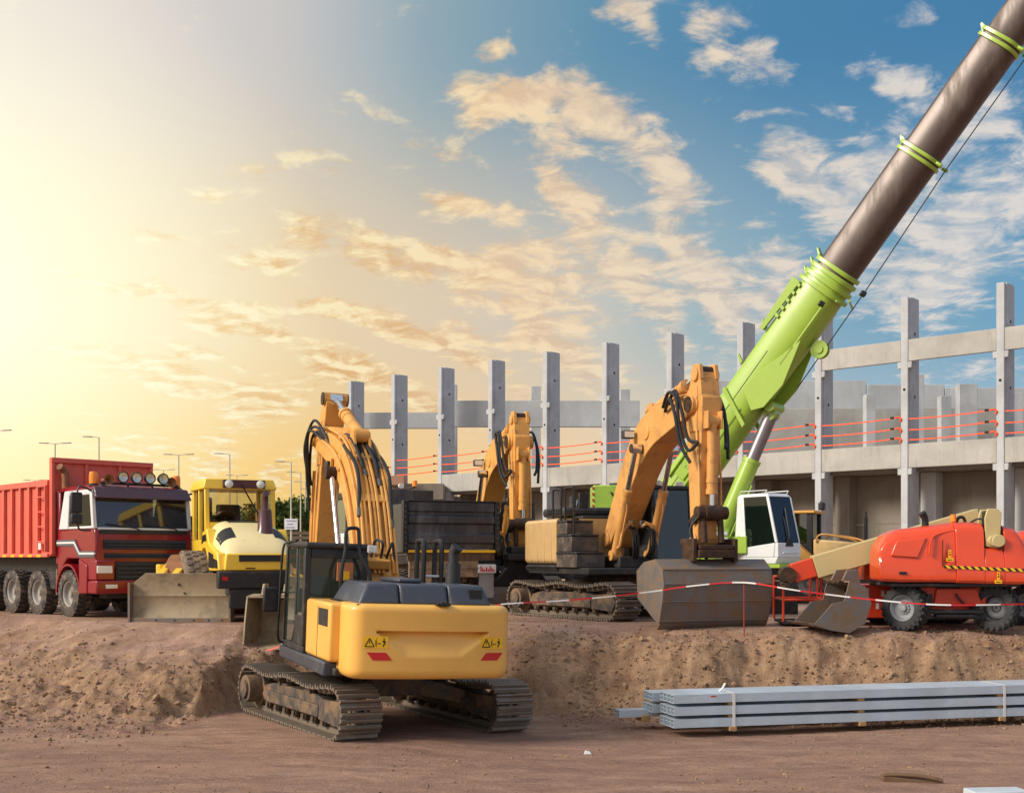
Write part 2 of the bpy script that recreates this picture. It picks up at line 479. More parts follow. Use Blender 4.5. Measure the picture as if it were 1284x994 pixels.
m_ground, w2, bs, out = newmat('site_earth')
geo = w2.new('ShaderNodeNewGeometry'); pos = geo.outputs['Position']
nx, ny, nz = w2.sep(geo.outputs['Normal']); gx, gy, gz = w2.sep(pos)
slope = w2.mrange(nz, .97, .80, smooth=True)
n_big = w2.noise(pos, .45, 5, .6, .4); n_mid = w2.noise(pos, 2.6, 6, .65, .3); n_fine = w2.noise(pos, 26, 5, .7)
n_grit = w2.noise(pos, 75, 3, .7)
strk = w2.noise(w2.mapping(pos, rot=(0,0,R(6)), scale=(.7,1.5,1)), 1.3, 8, .7, 1.2)
road = w2.mix(w2.mrange(strk, .30, .74), lin((134,102,86)), lin((180,144,122)))
road = w2.mix(w2.mrange(n_mid, .5, .75, 0, .55), road, lin((132,105,95)))
platc = w2.mix(w2.mrange(n_mid, .35, .7), lin((156,124,110)), lin((190,155,137)))
tanc = w2.mix(w2.mrange(n_mid, .3, .72), lin((124,96,75)), lin((186,152,120)))
tanc = w2.mix(w2.mrange(w2.noise(pos, 7, 7, .72, .8), .52, .66, 0, .6), tanc, lin((122,97,80)))
tanc = w2.mix(w2.mrange(n_big, .5, .72, 0, .6), tanc, lin((150,110,90)))
flatc = w2.mix(w2.mrange(gz, .5, 1.05, smooth=True), road, platc)
flatc = w2.mix(w2.math('MULTIPLY', w2.mrange(gz, .25, .8), w2.mrange(n_big, .42, .62, 0, .8)), flatc, tanc)
mott = w2.noise(w2.mapping(pos, rot=(0,0,R(4)), scale=(.22,.75,1)), 1.0, 7, .68, 1.6)
flatc = w2.mix(w2.mrange(mott, .50, .72, 0, .75), flatc, w2.mix(n_mid, lin((116,94,84)), lin((150,118,102))))
flatc = w2.mix(w2.mrange(mott, .46, .28, 0, .55), flatc, lin((190,158,136)))
# pressed tyre prints running across the near ground
px_, py_, _pz = w2.sep(w2.mapping(pos, rot=(0,0,R(-5))))
wob = w2.math('MULTIPLY', w2.noise(pos, .35, 2), 1.6)
lane = w2.math('PINGPONG', w2.math('ADD', py_, wob), .95)
rut = w2.mrange(w2.math('ABSOLUTE', w2.math('SUBTRACT', lane, .42)), .20, .14)
lug = w2.math('GREATER_THAN', w2.math('SINE', w2.math('MULTIPLY_ADD', w2.math('ABSOLUTE', w2.math('SUBTRACT', lane, .42)), 40, w2.math('MULTIPLY', px_, 34))), -.1)
rutm = w2.math('MULTIPLY', w2.math('MULTIPLY', rut, w2.mrange(w2.noise(pos, .6, 3), .46, .6)), w2.mrange(gz, .5, .2))
flatc = w2.mix(w2.math('MULTIPLY', rutm, w2.math('MULTIPLY_ADD', lug, .35, .1)), flatc, lin((112,86,76)))
colr = w2.mix(slope, flatc, tanc)
gr = w2.mrange(w2.math('MULTIPLY_ADD', n_grit, .5, w2.math('MULTIPLY', n_fine, .5)), .3, .7, .62, 1.36)
colr = w2.mix(1.0, colr, w2.comb(gr,gr,gr), 'MULTIPLY')
vor = w2.new('ShaderNodeTexVoronoi'); w2.put(vor.inputs['Vector'], pos); vor.inputs['Scale'].default_value = 34
peb = w2.math('MULTIPLY', w2.mrange(vor.outputs['Distance'], .26, .12), w2.mrange(n_mid, .48, .62))
colr = w2.mix(w2.math('MULTIPLY', peb, .45), colr, w2.mix(w2.noise(pos, 9, 2), lin((118,98,92)), lin((205,188,172))))
w2.put(bs.inputs['Base Color'], colr); bs.inputs['Roughness'].default_value = .95; bs.inputs['Specular IOR Level'].default_value = .15
hgt = w2.math('MULTIPLY_ADD', n_mid, .9, w2.math('MULTIPLY_ADD', n_fine, .45, w2.math('MULTIPLY_ADD', n_grit, .2, w2.math('MULTIPLY_ADD', peb, .25, w2.math('MULTIPLY', w2.math('MULTIPLY', rutm, lug), -.35)))))
w2.put(bs.inputs['Normal'], w2.bump(hgt, .75, .07))
ground = g.build('ground', m_ground, smooth=True, fix=False, angle=60)
struct(ground, 'reddish earth of the site rising to a gravel platform')

# stones and clods lying on the bank and at its foot
m_stone = mat('clod_stone', (146,116,90), .95, var=.5, bump=.5, bscale=14)
ico = bmesh.new(); bmesh.ops.create_icosphere(ico, subdivisions=1, radius=1)
iv = [q.co.copy() for q in ico.verts]; ifc = [tuple(q.index for q in f.verts) for f in ico.faces]; ico.free()
rnd = random.Random(3)
g = G()
def stone(x, y, s, sink=.25):
    M = Matrix.Translation((x, y, ground_z(x,y)+s*(.5-sink))) @ Matrix.Rotation(rnd.random()*6,4,'Z') @ Matrix.Rotation(rnd.random()*6,4,'X') @ Matrix.Diagonal((s*rnd.uniform(.7,1.3),s*rnd.uniform(.6,1.1),s*rnd.uniform(.45,.8),1))
    g.add([q*rnd.uniform(.72,1.15) for q in iv], ifc, 0, M)
def under_machine(x, y):
    return -5.2 < x < .9 and 17.3 < y < 22.0
for i in range(8000):
    x = rnd.uniform(-12, 12); fy = pl(x, FOOT); cw = pl(x, CRW)
    y = fy+rnd.gauss(.3, .55)*cw
    if under_machine(x, y): continue
    stone(x, y, min(.16, .012+abs(rnd.gauss(0,.015))+(.045 if rnd.random() < .02 else 0)))
for i in range(7500):
    y = rnd.uniform(11.8, 30); x = rnd.uniform(-.46, .46)*y
    if fbm(x*.5, y*.9, 5, 3)+rnd.uniform(-.25,.25) < .02: continue
    if under_machine(x, y): continue
    stone(x, y, .005+abs(rnd.gauss(0,.009)))
sto = g.build('rubble', m_stone, smooth=False, fix=False)
tag(sto, 'loose stones and clods scattered over the earth bank', 'rubble', kind='stuff')
# ================================================================== concrete frame building
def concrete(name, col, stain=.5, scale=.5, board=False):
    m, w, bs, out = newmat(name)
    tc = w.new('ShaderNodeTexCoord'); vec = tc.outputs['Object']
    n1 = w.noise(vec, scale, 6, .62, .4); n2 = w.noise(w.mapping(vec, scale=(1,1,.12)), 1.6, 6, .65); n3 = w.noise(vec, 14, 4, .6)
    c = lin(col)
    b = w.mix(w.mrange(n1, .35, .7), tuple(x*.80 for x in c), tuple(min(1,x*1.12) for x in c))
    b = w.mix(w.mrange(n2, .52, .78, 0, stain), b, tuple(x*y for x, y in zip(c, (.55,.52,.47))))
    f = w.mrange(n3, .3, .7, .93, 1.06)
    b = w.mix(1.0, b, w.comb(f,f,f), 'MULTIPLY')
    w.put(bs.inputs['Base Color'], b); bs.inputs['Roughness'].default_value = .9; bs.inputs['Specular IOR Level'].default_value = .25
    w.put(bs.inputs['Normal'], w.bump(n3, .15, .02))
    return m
m_col = concrete('column_concrete', (186,188,190), .35)
m_beam = concrete('beam_concrete', (178,175,168), .55, .35)
m_wall = concrete('wall_concrete', (190,192,193), .3, .25)
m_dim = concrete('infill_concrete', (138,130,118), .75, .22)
m_hole = mat('bolt_hole_dark', (40,38,36), .9)
m_orange = mat('safety_strap_orange', (255,84,28), .6, var=.05)
m_steel = mat('zinc_steel', (150,155,160), .45, metal=.8)

bd = thing('concrete_building', 'unfinished grey precast concrete frame with tall columns, beams and orange safety straps', 'building')
L_ = 5.98
C0 = Vector((-15.0, 112.0, 0)); D_ = Vector((44.5,-39.9,0)).normalized()     # along the facade
N_ = Vector((D_.y, -D_.x, 0))                                               # outwards
if N_.y > 0: N_ = -N_
MF = Matrix(((D_.x,-N_.x,0,C0.x),(D_.y,-N_.y,0,C0.y),(0,0,1,0),(0,0,0,1)))   # local: x along, y inwards, z up
def fac(name, gg, m, bevel=0.0, parent=bd):
    o = gg.build(name, m, parent, bevel=bevel)
    o.matrix_basis = MF
    return o
TOP = 19.3
def col_mesh():
    g = G()
    g.box(-.23,.23,-.30,.02, 1.2,TOP-.03)                  # rib between the beam ends
    g.box(-.29,.29, .02,1.30, 1.2,TOP)                    # shaft
    for z in (8.0, 14.75):                                 # corbels
        g.box(-.47,.47,-.265,.018, z,z+.42)
    me = g.mesh('column', [m_col]); return me
cm = col_mesh()
gh = G()
for z in (17.0, 13.0): gh.cyl((.26,-.0,z),(.462,-.0,z),.085,n=12) if False else gh.cyl((.293,.62,z),(.302,.62,z),.10,n=12)
for z in (13.4,): gh.cyl((0,-.301,z),(0,-.311,z),.09,n=12)
hm = gh.mesh('bolt_hole', [m_hole])
for i in range(0, 13):
    o = bpy.data.objects.new('column', cm); COL.objects.link(o); o.parent = bd
    o.matrix_basis = MF @ Matrix.Translation((i*L_, 0, 0))
    b = o.modifiers.new('bevel','BEVEL'); b.width = .03; b.segments = 1; b.limit_method = 'ANGLE'
    h = bpy.data.objects.new('bolt_hole', hm); COL.objects.link(h); h.parent = o
# beams
for i in range(2, 12):
    g = G(); g.box(i*L_+.245, (i+1)*L_-.245, -.26, -.0, 8.44, 9.95); fac('spandrel_beam', g, m_beam, .03)
for i in range(8, 12):
    g = G(); g.box(i*L_+.245, (i+1)*L_-.245, -.26, -.0, 15.19, 16.55); fac('tie_beam', g, m_beam, .03)
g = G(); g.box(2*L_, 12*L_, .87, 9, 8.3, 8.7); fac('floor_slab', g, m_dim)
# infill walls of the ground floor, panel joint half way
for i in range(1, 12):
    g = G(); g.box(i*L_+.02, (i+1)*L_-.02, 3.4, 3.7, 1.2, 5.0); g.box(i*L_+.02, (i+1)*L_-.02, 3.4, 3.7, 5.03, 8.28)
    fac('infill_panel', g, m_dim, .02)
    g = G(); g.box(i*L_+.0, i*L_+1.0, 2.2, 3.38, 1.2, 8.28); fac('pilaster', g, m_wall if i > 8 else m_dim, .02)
# rear structures facing the camera
def wbox(name, px0, px1, y0, y1, Y, th, m, bevel=.03, zmin=None):
    a = P(px0, y1, Y); b = P(px1, y0, Y)
    g = G(); g.box(a.x, b.x, Y, Y+th, a.z if zmin is None else zmin, b.z); return g.build(name, m, bd, bevel)
wbox('rear_beam', 563, 802, 502, 535, 105.5, .5, m_wall)
wbox('rear_beam', 436, 556, 517, 537, 113.6, .5, m_wall)
for px, y in ((567,482),(672,484),(784,488),(990,470)):
    wbox('rear_column', px-6, px+6, y, 600, 116, .8, m_col, zmin=1)
# inner walls on the right
wbox('inner_wall', 893, 1086, 477, 600, 108, .3, m_wall, zmin=1); wbox('inner_wall', 1087.5, 1184, 482, 600, 108, .3, m_wall, zmin=1); wbox('inner_wall', 1185, 1380, 486, 600, 108, .3, m_wall, zmin=1)
wbox('inner_wall', 893, 1130, 512, 600, 100, .3, m_beam, zmin=1); wbox('inner_wall', 1131, 1390, 511, 600, 98.5, .3, m_beam, zmin=1)
for px0, px1, y in ((1086,1098,494),(1203,1226,481),(1148,1159,469),(1180,1193,496),(1270,1283,492)):
    wbox('rear_column', px0, px1, y, 600, 93 if y < 490 else 96, .9, m_col, zmin=1)
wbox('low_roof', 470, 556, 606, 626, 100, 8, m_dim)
wbox('site_cabin', 487, 507, 596, 608, 99, 2, mat('cabin_tan', (170,130,105), .8))
# orange safety straps: three per bay with a hook at the right end
for i in range(0, 12):
    for z, sag in ((11.65,.10),(10.95,.10),(10.32,.08)):
        if i < 1 and z > 11: continue
        g = G(); x0, x1 = i*L_+.3, (i+1)*L_-.30
        pts = []
        for k in range(13):
            t = k/12; pts.append((lerp(x0,x1,t), -.27 if i > 1 else -.1, z-.12+.14*t-4*sag*t*(1-t)*.7))
        for a, b in zip(pts, pts[1:]):
            g.hexa([(a[0],a[1]-.02,a[2]-.036),(b[0],b[1]-.02,b[2]-.036),(b[0],b[1]+.02,b[2]-.036),(a[0],a[1]+.02,a[2]-.036),
                    (a[0],a[1]-.02,a[2]+.036),(b[0],b[1]-.02,b[2]+.036),(b[0],b[1]+.02,b[2]+.036),(a[0],a[1]+.02,a[2]+.036)])
        s = fac('safety_strap', g, m_orange)
        g = G(); q = pts[-1]; g.tube([(q[0]-.25,q[1]-.05,q[2]),(q[0]+.02,q[1]-.08,q[2]),(q[0]+.12,q[1]-.08,q[2]-.12),(q[0]+.05,q[1]-.06,q[2]-.28)], .06, 6)
        o = g.build('hook', m_orange, s)
        g = G(); g.cbox((q[0]-.5,q[1]-.05,q[2]-.005), .22,.08,.13); g.build('ratchet', m_hole, s)

# ================================================================== street lamps, trees, fence, sign far behind
m_pole = mat('lamp_pole_grey', (196,188,170), .6)
def lamp(px, ytop, Y, arms, label, H=None):
    top = P(px, ytop, Y); zb = PLAT; h = top.z-zb
    t = thing('street_lamp', label, 'street lamp', (top.x, Y, zb), 0, 'street lamps along the road behind the site')
    g = G(); g.cyl((0,0,0),(0,0,h),.075,.045,10); g.build('pole', m_pole, t)
    for s in arms:
        g = G(); g.tube([(0,0,h-.05),(s*.2,0,h+.0),(s*.5,0,h+.03)], .03, 6); a = g.build('arm', m_pole, t)
        g = G(); g.cbox((s*.82,0,h+.04), .66,.24,.08, ry=-.03*s); g.build('lamp_head', m_pole, a, .03)
    return t
LM = [(-6,540,86,(-1,1),'twin lamp at the frame edge, tallest of the lamps left of the red truck'),
 (69,556,86,(-1,1),'twin-armed grey lamp directly above the red tipper body'),
 (124,548,86,(-1,),'single-armed grey lamp above the front wall of the red tipper body'),
 (43,602,125,(-1,1),'small distant twin lamp low above the ribbed side of the red tipper body'),
 (224,570,90,(-1,1),'twin-armed grey lamp rising behind the right end of the red truck roof lights'),
 (205,589,122,(1,-1),'small far twin lamp just above the right spotlight of the red truck'),
 (288,569,90,(-1,),'single-armed grey lamp rising straight above the compactor cab roof'),
 (297,596,125,(-1,1),'small far twin lamp beside the compactor cab roof top'),
 (365,579,84,(-1,),'single-armed lamp with a white square sign on its pole'),
 (377,592,98,(-1,),'second single-armed lamp right of the lamp with the white sign'),
 (383,604,112,(-1,),'third single-armed lamp in the row beside the front excavator stick'),
 (391,613,128,(-1,),'fourth lamp in the row beside the front excavator stick, next to the truck mirror'),
 (396,621,146,(-1,),'smallest lamp in the row, right beside the front excavator stick')]
for px, yt, Yd, arms, lb in LM: lamp(px, yt, Yd, arms, lb)
# white sign on its own post in front of the row
sp = P(365, 657, 62)
t = thing('road_sign', 'small white rectangular sign on a post in front of the far trees', 'sign', (sp.x, 62, PLAT))
g = G(); g.cyl((0,0.06,0),(0,.06,sp.z-PLAT+.4),.05,n=8); g.build('post', m_pole, t)
g = G(); g.box(-.34,.34,-.03,.02,sp.z-PLAT-.28,sp.z-PLAT+.28); g.build('sign_board', mat('sign_white',(225,225,230),.5), t, .01)
g = G()
for k, (a, b) in enumerate(((-.25,.28),(-.2,.1),(-.28,.2))): g.box(a,b,-.034,-.031,sp.z-PLAT+.14-.17*k,sp.z-PLAT+.20-.17*k)
g.build('print_mark', mat('sign_grey',(150,155,170),.6), t)

# distant trees
def leaf_mat(name, c0, c1):
    m, w, bs, out = newmat(name)
    oi = w.new('ShaderNodeNewGeometry')
    n = w.noise(oi.outputs['Position'], .9, 3, .6)
    rn = w.mrange(oi.outputs['Random Per Island'], 0, 1)
    c = w.mix(w.math('ADD', w.math('MULTIPLY', n, .6), w.math('MULTIPLY', rn, .4)), lin(c0), lin(c1))
    w.put(bs.inputs['Base Color'], c); bs.inputs['Roughness'].default_value = .7; bs.inputs['Specular IOR Level'].default_value = .2
    return m
m_leaf = leaf_mat('leaf_green', (48,66,30), (112,128,58)); m_leaf2 = leaf_mat('leaf_dark', (40,58,34), (92,112,56))
m_bark = mat('bark', (80,66,52), .9)
def crown_mesh(seed, r, h, n, zb):
    rr = random.Random(seed); g = G()
    cl = [(rr.uniform(-.6,.6)*r, rr.uniform(-.5,.5)*r, zb+h*rr.uniform(.15,.85), r*rr.uniform(.35,.6)) for _ in range(11)]
    for _ in range(n):
        cx, cy, cz, cr = rr.choice(cl)
        d = Vector((rr.gauss(0,1),rr.gauss(0,1),rr.gauss(0,1))).normalized()*cr*(rr.random()**.35)
        p = Vector((cx,cy,cz))+Vector((d.x,d.y,d.z*.8)); s = rr.uniform(.12,.26)
        u = Vector((rr.gauss(0,1),rr.gauss(0,1),rr.gauss(0,1))).normalized(); v = u.orthogonal().normalized()
        g.add([p+u*s, p+v*s*.6, p-u*s, p-v*s*.6], [(0,1,2,3)])
    return g
def trunk_g(seed, h):
    rr = random.Random(seed); g = G()
    g.tube([(0,0,-.2),(.05,0,h*.4),(0,.1,h*.75)], [.22,.16,.08], 8)
    for k in range(5):
        a = rr.random()*6.3; z = h*rr.uniform(.3,.6)
        g.tube([(0,0,z),(math.cos(a)*h*.12,math.sin(a)*h*.12,z+h*.12),(math.cos(a)*h*.25,math.sin(a)*h*.25,z+h*.3)], [.09,.06,.03], 6)
    return g
protos = []
for k in range(3):
    g = crown_mesh(k+5, 2.6, 4.6, 2600, 1.3)
    protos.append((g.mesh('crown', m_leaf if k != 1 else m_leaf2, smooth=False, fix=False), trunk_g(k, 5.2).mesh('trunk', m_bark)))
tl = random.Random(21)
tp = 300
TW = ['bushy green tree in the far row behind the compactor and lamps']
n = 0
for px, Yd, s in ((318,118,.9),(331,112,1.0),(345,120,1.1),(357,113,1.02),(368,124,1.15),(380,115,1.05),(391,120,1.12),(402,112,.95),(413,118,1.1),(428,114,1.0),(443,118,1.05),(300,125,.95),(282,119,.9),(262,124,.95),(240,118,.9),(458,121,1.0),(478,117,1.0)):
    c = P(px, 700, Yd)
    t = thing('tree', TW[0], 'tree', (c.x, Yd, PLAT), tl.random()*6, 'row of trees far behind the compactor')
    t.scale = (s*1.15,s*1.15,s*1.12)
    cmx, tmx = protos[n % 3]
    o = bpy.data.objects.new('crown', cmx); COL.objects.link(o); o.parent = t
    o = bpy.data.objects.new('trunk', tmx); COL.objects.link(o); o.parent = t
    n += 1
# low slatted screen in front of the trees
m_slat = mat('slat_brown', (104,86,70), .85, var=.2)
a = P(320, 700, 66); b = P(408, 700, 66)
t = thing('slatted_fence', 'low brown fence of horizontal slats in front of the far trees', 'fence', (0,66,PLAT))
g = G()
for k in range(11): g.box(a.x-6, b.x+5, -.02, .05, .1+k*.255, .1+k*.255+.19)
g.build('slat_panel', m_slat, t, .01)
k = 0; x = a.x-5.5
while x < b.x+5:
    g = G(); g.box(x-.06,x+.06,.052,.17,-.1,2.95); g.build('post', m_slat, t); x += 2.4
# ================================================================== machine materials
DUST = (150,124,100)
m_yel = mat('machine_yellow', (240,182,86), .42, dirt=(214,160,90), damt=.10, dscale=1.5, coat=.25, var=.05)
m_yelb = mat('boom_yellow', (220,158,76), .5, dirt=(134,98,64), damt=.27, dscale=3.5, var=.08)
m_tan = mat('machine_tan_yellow', (216,156,84), .5, dirt=(132,98,68), damt=.30, dscale=3.0, var=.1)
m_beige = mat('machine_beige', (206,170,118), .35, dirt=(150,120,90), damt=.2, dscale=2.2, var=.06, coat=.3)
m_grey = mat('hood_slate', (66,70,80), .4, dirt=(112,104,98), damt=.18, dscale=2.5, coat=.15)
m_dark = mat('dark_frame', (44,43,44), .55, dirt=(98,86,74), damt=.3, dscale=4)
m_tool = mat('tool_box_brown', (72,66,62), .5, dirt=(120,102,84), damt=.45, dscale=3)
m_black = mat('black_paint', (26,26,28), .45, dirt=(80,72,64), damt=.2, dscale=5)
m_rub = mat('hose_rubber', (28,28,30), .6)
m_track = mat('track_steel', (124,114,102), .5, metal=.3, dirt=(128,104,82), damt=.45, dscale=6, bump=.3, bscale=60)
m_under = mat('undercarriage_steel', (74,70,68), .6, metal=.2, dirt=(140,112,86), damt=.6, dscale=3.2, bump=.35, bscale=30)
m_roller = mat('roller_steel', (70,62,54), .6, metal=.2, dirt=(128,100,74), damt=.5, dscale=8)
m_chrome = mat('chrome_rod', (225,226,230), .14, metal=1.0, var=.02)
m_bucket = mat('bucket_steel', (120,117,116), .48, metal=.4, dirt=(140,112,84), damt=.6, dscale=3.4, streak=False, bump=.3, bscale=22)
m_pin = mat('greasy_pin', (58,42,32), .55, metal=.3, dirt=(96,64,40), damt=.5, dscale=9)
m_lamp = mat('lamp_glass', (236,236,228), .12, var=.03, coat=.5)
m_red = mat('reflector_red', (205,30,34), .3, coat=.4, var=.04)
m_amber = mat('beacon_amber', (250,138,22), .25, coat=.5, var=.05)
m_label = mat('label_yellow', (248,190,24), .45, var=.03)
m_mark = mat('label_black', (30,26,22), .6)
m_white = mat('white_paint', (222,224,224), .35, dirt=(170,160,150), damt=.14, coat=.3, var=.04)
m_glass = glassmat('cab_glass', (128,150,132), .8, film=(118,132,116), famt=.22)
m_glassb = glassmat('cab_glass_blue', (104,140,146), .9, film=(96,128,134), famt=.12, refl=1.2)
m_seat = mat('seat_cloth', (58,60,64), .9)
m_int = mat('cab_interior', (86,84,82), .7)
m_tyre = mat('tyre_rubber', (66,62,60), .85, dirt=(142,122,102), damt=.45, dscale=5, bump=.3, bscale=40)
m_rim = mat('wheel_rim', (150,146,140), .55, dirt=(132,108,86), damt=.4, dscale=6)
m_rust = mat('rusty_steel', (150,100,64), .75, dirt=(110,72,50), damt=.45, dscale=4, bump=.3)
m_wood = mat('timber', (176,138,92), .85, var=.25, streak=True, dirt=(110,84,56), damt=.35)
# ================================================================== tracked undercarriage (meshes shared by all excavators)
TR, TH = .37, .03           # track end radius (to the shoe plate), plate thickness
HALF = 1.74                 # half distance of the end wheels
def track_path(n):
    """points + tangents (x,z) around the oval, with sag on the upper run"""
    segs = []
    Ls = 2*HALF; arc = PI*TR; tot = 2*Ls+2*arc
    out = []
    for i in range(n):
        s = tot*i/n
        if s < Ls: x, z, tx, tz = -HALF+s, .045, 1, 0
        elif s < Ls+arc:
            a = -PI/2+(s-Ls)/TR; x, z, tx, tz = HALF+TR*math.cos(a), .045+TR+TR*math.sin(a), -math.sin(a), math.cos(a)
        elif s < 2*Ls+arc:
            u = (s-Ls-arc)/Ls; x = HALF-Ls*u; z = .045+2*TR-.07*math.sin(PI*((u*2)%1))**2; tx, tz = -1, 0
        else:
            a = PI/2+(s-2*Ls-arc)/TR; x, z, tx, tz = -HALF+TR*math.cos(a), .045+TR+TR*math.sin(a), -math.sin(a), math.cos(a)
        out.append((x,z,tx,tz))
    return out, tot
SHOES = 50
tp_, ttot = track_path(SHOES)
g = G()
for (x,z,tx,tz) in tp_:
    nxx, nzz = tz, -tx        # outward
    pitch = ttot/SHOES
    M = Matrix(((tx,0,nxx,x),(0,1,0,0),(tz,0,nzz,z),(0,0,0,1)))
    g.box(-pitch*.43,pitch*.43,-.34,.34,-.012,.012,0,M)
    for k, hh in ((-.30,.058),(.18,.046)):
        g.hexa([tuple(M @ Vector(q)) for q in ((pitch*k-.026,-.34,.0122),(pitch*k+.030,-.34,.0122),(pitch*k+.030,.34,.0122),(pitch*k-.026,.34,.0122),(pitch*k-.014,-.34,hh),(pitch*k+.016,-.34,hh),(pitch*k+.016,.34,hh),(pitch*k-.014,.34,hh))])
    g.box(-pitch*.5,pitch*.5,-.10,-.055,-.095,-.0125,0,M); g.box(-pitch*.5,pitch*.5,.055,.10,-.095,-.0125,0,M)
ME_TRACK = g.mesh('track_chain', m_track)
g = G()
g.prism([(-1.25,.24),(1.28,.24),(1.42,.36),(1.30,.52),(.9,.60),(-.9,.60),(-1.3,.50)], 'y', -.17,.17)
g.box(-1.05,1.05,-.235,-.172,.27,.46); g.box(-1.05,1.05,.172,.235,.27,.46)
g.box(-.55,-.35,-.18,.18,.601,.63); g.box(.35,.55,-.18,.18,.601,.63)
ME_FRAME = g.mesh('track_frame', m_under)
g = G(); g.cyl((0,-.12,0),(0,.12,0),.30,n=24)
for k in range(15):
    a = 2*PI*k/15; g.cbox((math.cos(a)*.30,0,math.sin(a)*.30),.07,.07,.05,ry=-a)
g.cyl((0,-.36,0),(0,-.12,0),.235,n=20); g.cyl((0,-.40,0),(0,-.36,0),.16,n=16); g.cyl((0,.12,0),(0,.36,0),.235,n=20); g.cyl((0,.36,0),(0,.40,0),.16,n=16)
ME_SPROCKET = g.mesh('drive_sprocket', m_under)
g = G(); g.lathe([(.04,-.13),(.29,-.13),(.29,-.05),(.32,-.04),(.32,.04),(.29,.05),(.29,.13),(.04,.13)], (0,0,0),(0,1,0),24)
for s in (-1,1): g.prism([(.62,-.16),(-.1,-.20),(-.22,0),(-.1,.18),(.62,.14)], 'y', s*.145, s*.235)
ME_IDLER = g.mesh('idler_wheel', m_under)
g = G(); g.lathe([(.02,-.17),(.085,-.17),(.085,-.11),(.055,-.1),(.055,.1),(.085,.11),(.085,.17),(.02,.17)], (0,0,0),(0,1,0),14); g.cbox((0,0,-.005),.10,.40,.07)
ME_TROLL = g.mesh('track_roller', m_roller)

def link(me, name, parent, loc=(0,0,0), rz=0, bevel=0):
    o = bpy.data.objects.new(name, me); COL.objects.link(o); o.parent = parent
    o.location = loc; o.rotation_euler.z = rz
    if bevel:
        b = o.modifiers.new('bevel','BEVEL'); b.width = bevel; b.segments = 2; b.limit_method = 'ANGLE'; b.angle_limit = R(35)
    return o

def undercarriage(root, rel, gauge=2.5, tilt=0.0):
    c, s = math.cos(rel), math.sin(rel)
    for sd_ in (-1, 1):
        y = sd_*gauge/2; lc = (-s*y, c*y, 0)
        link(ME_TRACK, 'track', root, lc, rel)
        fr = link(ME_FRAME, 'track_frame', root, lc, rel, .02)
        for k in range(7): link(ME_TROLL, 'track_roller', fr, (-1.14+.38*k,0,.215))
        for xx in (-.62,.62): link(ME_TROLL, 'carrier_roller', fr, (xx,0,.645))
        link(ME_SPROCKET, 'drive_sprocket', root, (lc[0]+c*HALF, lc[1]+s*HALF, .045+TR), rel)
        link(ME_IDLER, 'idler_wheel', root, (lc[0]-c*HALF*.99, lc[1]-s*HALF*.99, .045+TR), rel)
    g = G()
    w = gauge/2-.14
    g.prism([(-.42,.50),(.42,.50),(.42,.84),(-.42,.84)], 'z', 0,0) if False else None
    for a in (-1,1):                                           # H shaped legs
        g.hexa([(a*.25,-w,.36),(a*.25+.46*a*0+.0,-w,.36),(0,0,0),(0,0,0)]*2) if False else None
        pts = lambda y0,y1,z0,z1,xa,xb: [(xa[0],y0,z0[0]),(xa[1],y0,z0[0]),(xb[1],y1,z0[1]),(xb[0],y1,z0[1]),(xa[0],y0,z1[0]),(xa[1],y0,z1[0]),(xb[1],y1,z1[1]),(xb[0],y1,z1[1])]
        for b in (-1,1):
            xo = (a*.62-.20, a*.62+.20); xi = (a*.34-.22, a*.34+.22)
            if b < 0: g.hexa(pts(-w,-.30,(.34,.52),(.58,.84),xo,xi))
            else: g.hexa(pts(.30,w,(.52,.34),(.84,.58),xi,xo))
    g.box(-.62,.62,-.46,.46,.50,.86)
    g.build('car_body', m_under, root, .02, rz=rel)
    g = G(); g.lathe([(.3,.862),(.66,.862),(.66,.93),(.60,.935),(.60,.99),(.3,.99)], (0,0,0),(0,0,1),40)
    for k in range(40):
        a = 2*PI*k/40; g.cbox((.665*math.cos(a),.665*math.sin(a),.90),.03,.05,.05,rz=a)
    g.build('slewing_ring', m_roller, root)

def cylinder(root, p0, p1, y, r=.085, frac=.62, mats=None, flip=False, name='hydraulic_cylinder', rod=None):
    """barrel from p0, chrome rod to p1 (both (x,z))"""
    a = Vector((p0[0],y,p0[1])); b = Vector((p1[0],y,p1[1]))
    if flip: a, b = b, a
    d = (b-a).normalized(); m = a+(b-a)*frac
    g = G(); g.cyl(a+d*.05, m, r, n=18); g.cyl(m, m+d*.10, r*1.16, n=18); g.cyl(m-d*.22,m-d*.12,r*1.1,n=18)
    g.cyl((a.x,y-r*1.15,a.z),(a.x,y+r*1.15,a.z), r*1.15, n=16)
    side = Vector((0,1,0)).cross(d)
    g.tube([a+d*.2+side*r*.9, a+d*.25+side*r*1.5, m-d*.3+side*r*1.5, m-d*.14+side*r*.8], .022, 6)
    o = g.build(name, mats, root)
    g = G(); g.cyl(m+d*.05, b-d*.06, r*.58, n=16); g.cyl((b.x,y-r*1.05,b.z),(b.x,y+r*1.05,b.z), r*1.05, n=16)
    g.build('piston_rod', rod or m_chrome, o)
    return o

def boom_arm(root, cl, half, wid, my, name='boom', plates=True):
    g = G(); poly = beam_poly(cl, half); g.prism(poly, 'y', -wid/2, wid/2)
    # bosses for the pins, welded cover strips
    for i in (0, -1):
        x, z = cl[i]; g.cyl((x,-wid/2-.05,z),(x,wid/2+.05,z), half[i]*.95, n=20)
    k = len(cl)//2; x, z = cl[k]
    g.cyl((x-.0,-wid/2-.03,z),(x,wid/2+.03,z), .16, n=20)
    return g.build(name, my, root, .018)

def hoses(root, paths, r=.028, name='hose', m=None, n=8, parent=None):
    for p in paths:
        g = G(); g.tube(p, r, n, smooth=6); g.build(name, m or m_rub, parent or root)

